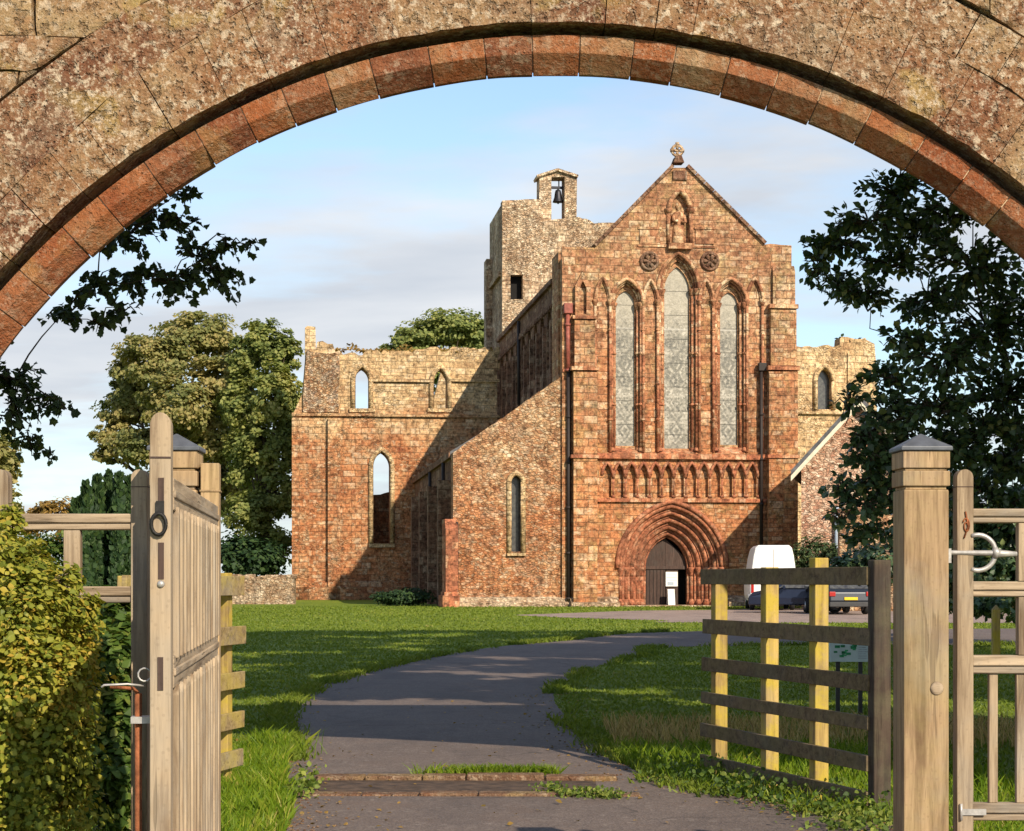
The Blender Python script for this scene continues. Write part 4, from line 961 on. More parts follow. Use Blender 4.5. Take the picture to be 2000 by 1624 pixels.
    mb.box(uT - .18, uT + .02, VT + .5, VT + 7.2, 20.5, 20.8); mb.box(uT - .35, uT + .02, VT + 5.9, VT + 7.4, 0, 22.5)
    mb.build('tower', M['tower'], ch)
    mb = MB(); q0, q1 = P(995, 586, VT), P(1023, 536, VT); mb.box(q0[0], q1[0], VT + .7, VT + .74, q0[1], q1[1]); mb.build('tower_opening', M['dark'], ch)  # near-black panel stands in for the unlit inside of the tower
    mb = MB()
    bc = [(1053, 440), (1054, 345), (1090, 334), (1127, 345), (1126, 440)]
    mb.slab(PP(bc, VT + .3), [PP([(1077, 432), (1077, 346), (1103, 346), (1103, 432)], VT + .3)], fU, VT + .3, VT + 1.6)
    for p0, p1 in (((1050, 346), (1090, 333)), ((1090, 333), (1130, 346))):
        a0, a1 = P(*p0, VT), P(*p1, VT); mb.bar((a0[0], VT + .95, a0[1] + .08), (a1[0], VT + .95, a1[1] + .08), 1.7, .16, (0, 0, 1))
    cote = mb.build('bell_cote', M['tower'], ch)
    bl = MB(); c_ = P(1090, 397, VT + .9)
    bl.lathe([(.36, 0), (.33, .06), (.25, .3), (.21, .6), (.17, .75), (.05, .82), (.03, .86)], 16, (c_[0], VT + .9, c_[1] + .05)); bl.lathe([(.02, -.12), (.06, -.1), (.06, -.02), (.02, .3)], 8, (c_[0], VT + .9, c_[1] + .05))
    bl.box(c_[0] - .42, c_[0] + .42, VT + .82, VT + .98, c_[1] + .9, c_[1] + 1.05); bl.tube([(c_[0] + .05, VT + .9, c_[1] + .9), (c_[0] + .05, VT + .9, c_[1] + 1.4)], .04, 6)
    bl.build('bell', M['bronze'], cote)
    # --- north transept shell
    mb = MB(); v = VT - .35
    w1, w2, w3 = opening(707, 13.5, 798, 742, 720), opening(860, 13.5, 798, 748, 722), opening(745, 16.5, 1062, 912, 884)
    top = [(573, 1192), (573, 808), (590, 770), (596, 700), (596, 640), (601, 637), (616, 639), (617, 682)] + jag((620, 668), (650, 672), 9, 4, 31) + jag((655, 688), (745, 690), 7, 6, 32) + jag((748, 684), (990, 682), 7, 6, 33) + [(990, 1192)]
    mb.slab(PP(top, v), [PP(w_, v) for w_ in (w1, w2, w3)], fU, v, v + 1.15)
    low = [(573, 1192), (573, 812)] + [(980, 812), (980, 1192)]
    mb.slab(PP([(571, 1194), (571, 809), (979, 809), (979, 1194)], v), [PP(opening(745, 17.5, 1063, 912, 882), v)], fU, v - .16, v + .02)
    for x0, x1 in ((570, 604), (640, 664)): a0, a1 = P(x0, 1190, v), P(x1, 1190, v); mb.box(a0[0], a1[0], v - .5, v - .14, 0, P(0, 812, v)[1])
    u0 = P(573, 900, v)[0]; mb.box(u0, u0 + 1.2, v + 1.15, v + 8.2, 0, P(0, 812, v)[1])
    mb.build('north_transept', M['trans'], ch)
    mb = MB(); core = [(592, 806), (592, 770), (598, 700)] + jag((600, 684), (662, 690), 8, 4, 36) + [(664, 730), (660, 770), (662, 806)]
    mb.slab(PP(core, v), [], fU, v - .22, v + .04); mb.build('broken_core', M['core'], ch)
    for y, x0, x1, d in ((809, 570, 980, .3), (742, 720, 846, .14), (742, 876, 980, .14)): a0, a1 = P(x0, y, v), P(x1, y, v); mb = MB(); mb.box(a0[0], a1[0], v - d - .05, v + .02, a0[1] - .12, a0[1] + .06); mb.build('string_course', M['trans'], ch)
    mb = MB(); a0, a1 = P(568, 1192, v), P(985, 1192, v); mb.box(a0[0], a1[0], v - .5, v, -.1, .8); mb.box(a0[0], a1[0], v - .34, v, .8, 1.1)
    mb.build('plinth', M['trans'], ch)
    for cx, hw, base, sp, ap in ((707, 13.5, 798, 742, 720), (860, 13.5, 798, 748, 722), (745, 17, 1062, 912, 884)):
        mb = MB(); dv = v - .18 if base > 1000 else v - .03
        mb.tube([Vector((P(x, y, v)[0], dv, P(x, y, v)[1])) for x, y in [(cx - hw - 4, base)] + arch_pts(cx, hw + 4, sp, ap - 6) + [(cx + hw + 4, base)]], .16, 7)
        q = P(cx, base + 3, v); mb.box(q[0] - .8, q[0] + .8, dv - .15, v + .8, q[1] - .15, q[1] + .08)
        mb.build('transept_window', M['tan'], ch)
    mb = MB(); vb = v + 7.2      # broken east wall of the transept, seen through the openings
    ow = [(573, 1160), (573, 985)] + jag((575, 960), (700, 962), 8, 5, 41) + jag((702, 966), (800, 962), 8, 4, 42) + jag((868, 700), (980, 700), 8, 5, 43) + [(980, 1160)]
    mb.slab(PP(ow, vb), [PP(opening(880, 10, 830, 760, 735), vb)], fU, vb, vb + 1.0); mb.build('transept_east_wall', M['trans'], ch)
    # --- south transept beyond the nave
    mb = MB(); top = [(1330, 1192), (1330, 690), (1548, 676)] + jag((1550, 677), (1640, 674), 7, 3, 51) + [(1641, 662)] + jag((1644, 658), (1690, 660), 8, 4, 52) + jag((1692, 664), (1708, 672), 6, 3, 53) + [(1712, 720), (1716, 1192)]
    mb.slab(PP(top, v), [PP(opening(1610, 14, 800, 745, 721), v)], fU, v, v + 1.2)
    a0, a1 = P(1540, 806, v), P(1660, 806, v); mb.box(a0[0], a1[0], v - .2, v, a0[1] - .1, a0[1] + .08); a0, a1 = P(1655, 690, v), P(1662, 1000, v); mb.box(a0[0], a1[0], v - .12, v, a1[1], a0[1])
    mb.box(P(1706, 0, v)[0], P(1716, 0, v)[0], v + 1.2, v + 8, 0, 14.5)
    mb.build('south_transept', M['tan'], ch)
    mb = MB(); mb.tube([Vector((P(x, y, v)[0], v - .04, P(x, y, v)[1])) for x, y in [(1592, 800), (1592, 745)] + arch_pts(1610, 18, 745, 714) + [(1628, 745), (1628, 800)]], .17, 7)
    sw = mb.build('transept_window', M['tan'], ch); gm = MB(); gm.slab(PP(opening(1610, 14.5, 801, 745, 720), v), [], fU, v + .5, v + .54); gm.build('glass', M['dglass'], sw)
    # moss and grass on the wall heads are added with the plants
build_church()

# notice and board at the door
def at_church(u_, v_, z_): return church.matrix_world @ Vector((u_, v_, z_)) if False else CH0 + Vector((u_ * cc - v_ * ss, u_ * ss + v_ * cc, z_))
def door_things():
    n = empty('notice', at_church(P(1324, 1130)[0], 1.43, P(1324, 1146)[1]), CHA, label='white notice with grey lines pinned on the dark church door', cat='notice')
    mb = MB(); mb.box(-.30, .30, 0, .03, 0, .72); mb.build('sheet', M['white_sheet'], n)
    mb = MB()
    for z0, z1 in ((.60, .62), (.44, .465), (.30, .32)): mb.box(-.26, .26, -.006, 0, z0, z1)
    mb.box(-.22, .1, -.006, 0, .06, .22); mb.build('print', M['grey_print'], n)
    n = empty('sandwich_board', at_church(P(1318, 1190)[0], .9, .06), CHA, label='small white sandwich board standing at the foot of the church door', cat='sign')
    for s_ in (-1, 1):
        mb = MB(); mb.bar((0, s_ * .2, 0), (0, s_ * .03, .78), .34, .025, (0, -1, 0)); mb.build('panel', M['white_sheet'], n)
    mb = MB(); mb.box(-.05, .05, -.135, -.118, .22, .34); mb.build('print', M['grey_print'], n)
door_things()

# ================================================================== HOUSE, GARDEN WALLS
def build_house():
    Y = 85.0; h = empty('stone_house', (W(1565, 1125, Y).x, Y, 0), R(-12), label='pink rubble house with cream bargeboard beside the church front', cat='house')
    m_ = Y / F; wd = (1790 - 1565) * m_; ez = EYE + (HY - 915) * m_; rz = EYE + (HY - 792) * m_
    mb = MB(); mb.slab([(0, 0), (0, ez), (wd / 2, rz), (wd, ez), (wd, 0)], [], fU, 0, 12); mb.build('wall', M['house'], h)
    for s_ in (0, 1):
        x0, x1 = (-.45, wd / 2) if s_ == 0 else (wd + .45, wd / 2); z0 = ez - .45 * (rz - ez) / (wd / 2)
        mb = MB(); mb.slab([(x0, z0 + .12), (x1, rz + .12), (x1, rz + .38), (x0, z0 + .38)], [], fU, -.35, 12.3); mb.build('roof', M['slate'], h)
        mb = MB(); mb.slab([(x0, z0 - .12), (x1, rz - .12), (x1, rz + .13), (x0, z0 + .13)], [], fU, -.42, -.3); mb.build('bargeboard', M['barge'], h)
    mb = MB(); mb.tube([(.06 + (1632 - 1565) * m_, -.12, 0), (.06 + (1632 - 1565) * m_, -.12, EYE + (HY - 990) * m_)], .12, 8); mb.build('rainwater_pipe', M['grey_print'], h)
    mb = MB(); mb.box(3.6, 4.6, -.05, .05, .9, 2.3); wn = mb.build('window', M['dglass'], h); mb = MB(); mb.box(3.45, 4.75, -.12, .06, .72, .9); mb.build('sill', M['plinth'], wn)
    # lean-to garden wall running toward the camera side
    Y2 = 78.0; m2 = Y2 / F; gw = empty('garden_wall', (W(1640, 1125, Y2).x, Y2, 0), R(-2), label='shaded grey rubble wall behind the dark tree, right of the house', cat='wall')
    mb = MB(); mb.slab([(0, 0)] + [(0, 4.1)] + [(i * .8, 4.1 + random.Random(i).uniform(-.08, .1)) for i in range(1, 34)] + [(27, 4.1), (27, 0)], [], fU, 0, .6); mb.build('wall', M['grey_wall'], gw)
    mb = MB(); mb.box(-.1, 27.1, -.1, .7, 4.16, 4.34); mb.build('coping', M['side'], gw)
    Y3 = 97.0; m3 = Y3 / F; lw = empty('boundary_wall', (W(60, 1125, Y3).x, Y3, 0), 0, label='low pale rubble wall running left from the ruined transept', cat='wall')
    wl = (575 - 60) * m3; r_ = random.Random(5)
    mb = MB(); mb.slab([(0, 0)] + [(wl * i / 60, EYE + (HY - 1128) * m3 + r_.uniform(-.09, .12)) for i in range(61)] + [(wl, 0)], [], fU, 0, .7); mb.build('wall', M['garden'], lw)
    mb = MB()
    for i in range(110): x = r_.uniform(0, wl - .4); s_ = r_.uniform(.16, .34); mb.box(x, x + s_ * 1.5, .05 + r_.uniform(-.1, .1), .6, 1.32, 1.42 + s_ * .5)
    mb.build('cope_stone', M['garden'], lw, bevel=.05)
build_house()

# ================================================================== GATES AND POSTS
def round_top(mb, x0, x1, y0, y1, z0, z1, mi=0):
    """upright with a rounded head"""
    r_ = (x1 - x0) / 2; cx = (x0 + x1) / 2; pts = [(x0, z0), (x0, z1 - r_)]
    pts += [(cx - r_ * math.cos(t), z1 - r_ + r_ * math.sin(t)) for t in np.linspace(.25, math.pi - .25, 9)] + [(x1, z1 - r_), (x1, z0)]
    mb.slab(pts, [], fU, y0, y1, mi)
def gate_post(px, label):
    X = (px - CX) / F * 8.0
    o = empty('gate_post', (X, 8.0, 0), R(2), label=label, cat='gate post', group='timber gate posts with dark caps')
    hw = .098
    mb = MB(); mb.box(-hw, hw, -hw, hw, -.3, 1.87); mb.build('shaft', M['post_z'], o, bevel=.007)
    mb = MB(); mb.box(-hw + .009, hw - .009, -hw + .009, hw - .009, 1.87, 1.885); mb.box(-hw - .004, hw + .004, -hw - .004, hw + .004, 1.885, 1.95); mb.box(-hw + .007, hw - .007, -hw + .007, hw - .007, 1.95, 1.962); mb.box(-hw - .004, hw + .004, -hw - .004, hw + .004, 1.962, 2.035)
    mb.build('collar', M['post_z'], o, bevel=.004)
    mb = MB(); h_ = hw + .014; vs = [(-h_, -h_, 2.037), (h_, -h_, 2.037), (h_, h_, 2.037), (-h_, h_, 2.037), (-h_, -h_, 2.055), (h_, -h_, 2.055), (h_, h_, 2.055), (-h_, h_, 2.055), (0, 0, 2.118)]
    mb.add(vs, [(0, 3, 2, 1), (0, 1, 5, 4), (1, 2, 6, 5), (2, 3, 7, 6), (3, 0, 4, 7), (4, 5, 8), (5, 6, 8), (6, 7, 8), (7, 4, 8)])
    mb.build('cap', M['slate_cap'], o, bevel=.004)
    return o
gpr = gate_post(1798, 'thick pale timber gate post with dark pyramid cap beside the iron-latched gate')
# a round knot where a branch grew
kb = MB(); kb.lathe([(.030, 0), (.028, .005), (.018, .010), (.004, .008)], 14)
ko = kb.build('knot', M['oak_x'], gpr); ko.rotation_euler = (R(90), 0, 0); ko.location = (.045, -.098, EYE + (HY - 1345) / F * 7.9)
gpl = gate_post(345, 'timber gate post with a dark pyramid cap partly hidden behind the open slatted gate')

def slatted_gate():
    A = Vector(((412 - CX) / F * 8.0, 8.0, 0)); B = Vector(((313 - CX) / F * 5.55, 5.55, 0))
    ang = math.atan2(B.y - A.y, B.x - A.x); L = (B - A).length
    o = empty('slatted_gate', A, ang, label='tall slatted oak gate leaf swung open towards the viewer on the left', cat='gate')
    # local x runs from hinge (0) to free end (L); local +y faces the drive
    mb = MB()
    def stile(x0, x1, zt, rnd):
        if rnd:
            # rounded across the thickness, as seen on its end
            r_ = .031; pts = [(-r_, -.02), (-r_, zt - r_)] + [(-r_ * math.cos(t), zt - r_ + r_ * 1.25 * math.sin(t)) for t in np.linspace(.2, math.pi - .2, 9)] + [(r_, zt - r_), (r_, -.02)]
            mb.slab(pts, [], lambda a_, b_, d: (d, a_, b_), x0, x1)
        else: mb.box(x0, x1, -.04, .04, .06, zt)
    stile(L - .09, L, 1.985, True); mb.build('meeting_stile', M['oak_z'], o, bevel=.003)
    mb = MB(); mb.box(-.04, .07, -.04, .04, .06, 1.985); mb.box(-.045, .075, -.045, .045, 1.86, 1.87); mb.build('hanging_stile', M['post_z'], o, bevel=.004)
    groove = MB(); groove.box(L - .001, L + .0015, -.0315, .0315, 1.853, 1.859); groove.build('groove', M['door'], o)
    def rail(z0, z1, y0=-.028, y1=.034):
        rb = MB(); rb.box(.07, L - .09, y0, y1, z0, z1); rb.box(.07, L - .09, y0 - .006, y1 + .006, z0 + (z1 - z0) * .38, z0 + (z1 - z0) * .62); rb.build('rail', M['oak_x'], o, bevel=.004)
    rail(1.70, 1.80); rail(1.155, 1.255); rail(.10, .22)
    n = 15
    for i in range(n):
        x = .13 + (L - .30) * i / (n - 1)
        for z0, z1 in ((.20, 1.165), (1.245, 1.715)):
            sb = MB(); wv = .043
            sb.slab([(x - wv / 2, z0), (x - wv / 2, z1 - .035), (x, z1), (x + wv / 2, z1 - .035), (x + wv / 2, z0)], [], fU, .006, .044)
            so_ = sb.build('slat', M['oak_z'], o, bevel=.004)
    # wedged tenons and latch on the free end
    mb = MB()
    for z0, z1, yy in ((1.70, 1.795, .002), (1.49, 1.60, .002), (1.155, 1.255, 0)): mb.box(L - .001, L + .003, -.008 + yy, .009 + yy, z0, z1)
    mb.build('tenon_end', M['door'], o)
    mb = MB(); zc = 1.655
    mb.tube([(L + .012, .022 * math.cos(t) - .004, zc + .032 * math.sin(t)) for t in np.linspace(0, 2 * math.pi, 17)], .006, 6, False); mb.box(L, L + .01, -.012, .012, zc + .03, zc + .07)
    mb.build('latch_ring', M['iron'], o)
    mb = MB(); mb.lathe([(.012, 0), (.010, .006), (.004, .009)], 10, (0, 0, 0)); b_ = mb.build('bolt_head', M['galv'], o); b_.rotation_euler = (0, R(90), 0); b_.location = (L, .002, 1.685)
    mb = MB(); mb.lathe([(.012, 0), (.010, .006), (.004, .009)], 10, (0, 0, 0)); b_ = mb.build('bolt_head', M['galv'], o); b_.rotation_euler = (0, R(90), 0); b_.location = (L, .002, 1.475)
    # drop bolt and hook on the outer side
    mb = MB(); mb.tube([(L - .10, -.075, .03), (L - .10, -.075, 1.14)], .011, 8); mb.tube([(L - .10, -.075, 1.14), (L - .10, -.09, 1.155), (L - .10, -.16, 1.16)], .006, 6)
    mb.build('drop_bolt', M['rust'], o)
    for z in (.4, 1.05): mb = MB(); mb.box(L - .13, L - .07, -.095, -.03, z, z + .02); mb.build('bolt_bracket', M['galv'], o)
    mb = MB(); mb.tube([(L - .06, -.05, 1.165), (L - .04, -.10, 1.172), (L - .03, -.17, 1.170), (L - .03, -.178, 1.163)], .0035, 6); mb.tube([(L - .04, -.05 + .02 * math.cos(t), 1.2 + .02 * math.sin(t)) for t in np.linspace(0, 6.28, 12)], .003, 6, False)
    mb.build('gate_hook', M['galv'], o)
slatted_gate()

def wicket(px0, px1, Y, label, mirror, lower):
    """side panel gate: rounded stile, moulded rails, iron ring"""
    X = (px0 - CX) / F * Y; m_ = Y / F; L = abs(px1 - px0) * m_; sg = -1 if mirror else 1
    o = empty('side_gate', (X, Y, 0), 0, label=label, cat='gate', group='side gates beside the main gate posts')
    z = lambda py: EYE + (HY - py) * m_
    mb = MB(); hw = .0355
    round_top(mb, -hw, hw, -.04, .04, .06, z(918)); mb.build('stile', M['oak_z'], o, bevel=.004)
    mb = MB(); mb.box(-hw - .001, hw + .001, -.0412, .0412, z(952) - .002, z(952) + .002); mb.build('groove', M['door'], o)
    mb = MB(); round_top(mb, sg * L - hw, sg * L + hw, -.04, .04, .06, z(918)); mb.build('stile', M['oak_z'], o, bevel=.004)
    rails = lower
    for y0, y1 in rails:
        rb = MB(); a_, b_ = sorted((sg * hw, sg * (L - hw))); z0, z1 = z(y1), z(y0)
        rb.box(a_, b_, -.022, .03, z0, z1); rb.box(a_, b_, -.034, .0, z0 + (z1 - z0) * .45, z1 - .002); rb.box(a_, b_, -.029, .0, z0 + .002, z0 + (z1 - z0) * .36)
        rb.build('rail', M['oak_x'], o, bevel=.004)
    return o, z, m_, sg, hw, L
o, z, m_, sg, hw, L = wicket(1881, 2180, 8.1, 'slim oak side gate with a grey iron ring latch, right of the thick post', False, [(994, 1022), (1136, 1166), (1280, 1316), (1568, 1602)])
for x in (.265, .50):
    mb = MB(); mb.box(x - .028, x + .028, -.026, .026, z(1136) + .001, z(994 + 28) - .001); mb.box(x - .028, x + .028, -.026, .026, z(1280) + .001, z(1166) - .001); mb.build('muntin', M['oak_z'], o, bevel=.003)
for x in (.13, .25, .37, .49, .61):
    mb = MB(); mb.box(x - .019, x + .019, -.016, .016, z(1568) + .001, z(1316) - .001); mb.build('slat', M['oak_z'], o, bevel=.003)
mb = MB(); zc = z(1080); rr = .078
mb.tube([(.085 + rr * math.cos(t) - .03, -.035, zc + rr * math.sin(t)) for t in np.linspace(-math.pi * .62, math.pi * .62, 20)], .011, 7)
mb.tube([(-.09, -.03, zc), (-.05, -.035, zc), (.12, -.04, zc - .002), (.14, -.04, zc - .004), (.225, -.04, zc - .006)], [.010, .011, .012, .018, .010], 8)
mb.tube([(.13, -.04, zc + .02), (.135, -.045, zc), (.13, -.04, zc - .022)], [.012, .02, .012], 7); mb.box(-.092, -.062, -.045, -.015, zc - .045, zc + .018)
mb.build('ring_latch', M['galv'], o)
mb = MB()
mb.tube([(.004 + (.006 + .010 * (t / 9.0)) * math.cos(t), -.044, z(1028) + (.010 + .026 * (t / 9.0)) * math.sin(t)) for t in np.linspace(0, 9.0, 30)], .0032, 6); mb.tube([(.0, -.044, z(1000)), (.012, -.044, z(1028)), (-.006, -.044, z(1052))], .0035, 6)
mb.build('scroll_hinge', M['rust'], o)
mb = MB(); mb.box(-.02, .09, -.047, -.041, z(1590), z(1578)); mb.tube([(-.02, -.046, z(1600)), (-.02, -.046, z(1568))], .007, 7); mb.build('foot_hinge', M['galv'], o)
o, z, m_, sg, hw, L = wicket(275, 4, 8.15, 'slim oak side gate half hidden by the hedge on the left', True, [(1004, 1036), (1146, 1178)])
for x in (-.30,):
    mb = MB(); mb.box(x - .036, x + .036, -.026, .026, z(1146) + .001, z(1036) - .001); mb.build('muntin', M['oak_z'], o, bevel=.003)

# ================================================================== FIELD FENCES
def field_fence(name_label, p_far, p_near, posts, rails, railmat, postmat, side, strainer=None, h=1.5):
    """post-and-rail: rails nailed on the drive side"""
    pf, pn = Vector(p_far), Vector(p_near); d = (pn - pf); L = d.length; ang = math.atan2(d.y, d.x)
    o = empty('rail_fence', pf, ang, label=name_label, cat='fence', group='rail fences along the drive')
    r_ = random.Random(9)
    for z0, z1 in rails:
        rb = MB(); dz = r_.uniform(-.012, .012); y0 = side * .052; y1 = side * .085
        rb.box(-.12, L + .03, min(y0, y1), max(y0, y1), z0 + dz, z1 + dz); ro = rb.build('rail', railmat, o, bevel=.004); ro.rotation_euler = (r_.uniform(-.02, .02), r_.uniform(-.004, .004), 0)
    for x, w_, top in posts:
        pb = MB(); pb.box(x - w_ / 2, x + w_ / 2, -.05, .05, -.2, top); pb.build('post', postmat, o, bevel=.006)
    if strainer: 
        pb = MB(); pb.box(L, L + .09, -.06, .06, -.2, strainer); pb.build('strainer_post', M['dark_post'], o, bevel=.01)
    return o
NR = [(1.395, 1.535), (.985, 1.115), (.70, .82), (.42, .53), (.12, .23)]
field_fence('dark rail fence with sunlit yellow posts leading off the right gate post', (1.55, 14.0, 0), (2.29, 11.6, 0), [(.06, .09, 1.50), (.95, .095, 1.56), (1.72, .095, 1.62)],
            [(1.435, 1.55), (1.05, 1.16), (.765, .868), (.525, .612), (.272, .372), (.055, .145)], M['fence_rail'], M['fence_post'], -1, strainer=1.60)
field_fence('yellow lichened rail fence seen almost end-on behind the slatted gate', (-2.06, 13.3, 0), (-2.47, 11.45, 0), [(.06, .10, 1.52), (1.7, .1, 1.5)],
            [(1.36, 1.50), (1.0, 1.13), (.68, .80), (.40, .52), (.12, .24)], M['fence_rail_l'], M['fence_post'], 1)

# ================================================================== INFO SIGN, STAKE, THRESHOLD
def info_sign():
    Y = 19.8; m_ = Y / F; X = (1659 - CX) * m_; o = empty('information_board', (X, Y, 0), R(-4), label='pale blue information board with a green plan on two dark legs', cat='sign')
    z0, z1 = EYE + (HY - 1293) * m_, EYE + (HY - 1251) * m_; hw = 39.5 * m_
    mb = MB(); mb.box(-hw, hw, -.012, .012, z0, z1); mb.build('panel', M['pale_print'], o, bevel=.003)
    mb = MB(); r_ = random.Random(2)
    for i in range(14):
        x = -hw * .8 + r_.random() * hw * .95; zz = z0 + .03 + r_.random() * (z1 - z0 - .09); s_ = r_.uniform(.02, .05); mb.box(x, x + s_ * 1.3, -.016 - i * .0002, -.0125, zz, zz + s_ * .7)
    mb.build('plan', M['green_print'], o)
    mb = MB()
    for i in range(7): zz = z0 + .035 + i * .023; mb.box(hw * .42, hw * (.9 - .05 * (i % 3)), -.0145, -.0125, zz, zz + .010)
    mb.build('text_block', M['grey_print'], o)
    for x in (-hw * .55, hw * .55): mb = MB(); mb.box(x - .022, x + .022, .013, .05, -.1, z1 - .03); mb.build('leg', M['plastic'], o)
info_sign()
def stake():
    p = W(1945, 1240, 30); o = MB(); o.box(-.06, .06, -.05, .05, 0, .95); o.add([(-.06, -.05, .95), (.06, -.05, .95), (.06, .05, .95), (-.06, .05, .95), (0, 0, 1.03)], [(0, 1, 4), (1, 2, 4), (2, 3, 4), (3, 0, 4)])
    s_ = o.build('marker_stake', M['fence_post']); s_.location = (p.x, 30, 0); tag(s_, 'short yellow timber stake in the lawn seen through the right side gate', 'stake')
stake()
def threshold():
    """old stone sill and drain slot across the drive"""
    o = empty('drain_channel', (0, 13, 0), R(-1.0), label='old red stone drain channel crossing the drive', cat='drain')
    r_ = random.Random(4); x = -1.45
    while x < .55:
        ln = r_.uniform(.3, .6); mb = MB(); mb.box(x, x + ln - .008, .42, .60, -.05, .045 + r_.uniform(-.008, .008)); mb.build('kerb_stone', M['kerb'], o, bevel=.012)
        x += ln
    x = -1.5
    while x < .7:
        ln = r_.uniform(.35, .6); mb = MB(); mb.box(x, x + ln - .008, -.52, -.36, -.05, .022 + r_.uniform(-.006, .006)); mb.build('kerb_stone', M['kerb'], o, bevel=.012)
        x += ln
    mb = MB(); mb.box(-1.45, .6, -.36, .42, -.05, .0095); mb.build('channel_bed', M['soil'], o)
threshold()

# ================================================================== VEHICLES
def wheel(parent, x, y, r_=.33, w_=.2):
    mb = MB(); mb.tube([(x - w_ / 2, y, r_), (x - w_ / 2 + .03, y, r_), (x + w_ / 2 - .03, y, r_), (x + w_ / 2, y, r_)], [r_ - .03, r_, r_, r_ - .03], 20); t = mb.build('wheel', M['black'], parent)
    mb = MB(); mb.tube([(x - w_ / 2 - .008, y, r_), (x + w_ / 2 + .008, y, r_)], r_ * .6, 16); mb.build('rim', M['alu'], t)
def loft(mb, secs, smooth=False):
    """closed sections: list of (y, [(x,z)...])"""
    m_ = len(secs[0][1]); vs = []; fs = []
    for y, pr in secs: vs += [(x, y, z) for x, z in pr]
    for i in range(len(secs) - 1):
        for j in range(m_): k2 = (j + 1) % m_; fs.append((i * m_ + j, i * m_ + k2, (i + 1) * m_ + k2, (i + 1) * m_ + j))
    fs.append(tuple(range(m_))); fs.append(tuple(reversed(range((len(secs) - 1) * m_, len(secs) * m_))))
    mb.add(vs, fs, smooth)
def van():
    Y = 79.0; p = W(1511, 1190, Y); o = empty('white_van', (p.x, Y, .012), R(-4), label='tall white van parked beside the church doorway', cat='van')
    def sec(k_, top, low=.38):
        h = top
        pr = [(.93, low), (1.0, low + .25), (1.01, 1.15), (.98, 1.45), (.86, 2.35 * h), (.78, 2.68 * h), (.66, 2.80 * h)]
        pr = [(x * k_, z) for x, z in pr]; return pr + [(-x, z) for x, z in pr[::-1]]
    mb = MB(); loft(mb, [(0, sec(.985, .985)), (.06, sec(1, 1)), (3.6, sec(1, 1)), (4.2, sec(1, .97)), (4.75, [(x, min(z, 1.55)) for x, z in sec(.99, 1)]), (5.4, [(x, min(z, 1.12)) for x, z in sec(.95, 1)])]); mb.build('body', M['white'], o, bevel=.03)
    mb = MB(); mb.box(-.006, .006, -.008, .0, .5, 2.62); mb.box(-.82, .82, -.012, -.002, 1.80, 1.815); mb.build('door_seam', M['plastic'], o)
    for s_ in (-1, 1):
        mb = MB(); mb.box(s_ * .9 - .06, s_ * .9 + .06, -.02, .05, .75, 1.25); mb.build('tail_light', M['red_lens'], o, bevel=.01)
        mb = MB(); mb.box(s_ * 1.18 - .09, s_ * 1.18 + .09, 3.9, 4.0, 1.45, 1.8); mb.box(min(s_ * .98, s_ * 1.12), max(s_ * .98, s_ * 1.12), 3.92, 3.97, 1.5, 1.56); mb.build('mirror', M['white'], o, bevel=.02)
        for y in (.95, 4.35): wheel(o, s_ * .86, y, .34, .2)
    mb = MB(); mb.box(-.98, .98, -.10, .1, .38, .60); mb.build('bumper', M['plastic'], o, bevel=.03)
    mb = MB(); mb.box(-.26, .26, -.022, -.004, .88, .99); mb.build('number_plate', M['yellow_plate'], o)
    mb = MB(); mb.box(.05, .12, -.04, 0, 1.15, 1.32); mb.build('door_handle', M['plastic'], o)
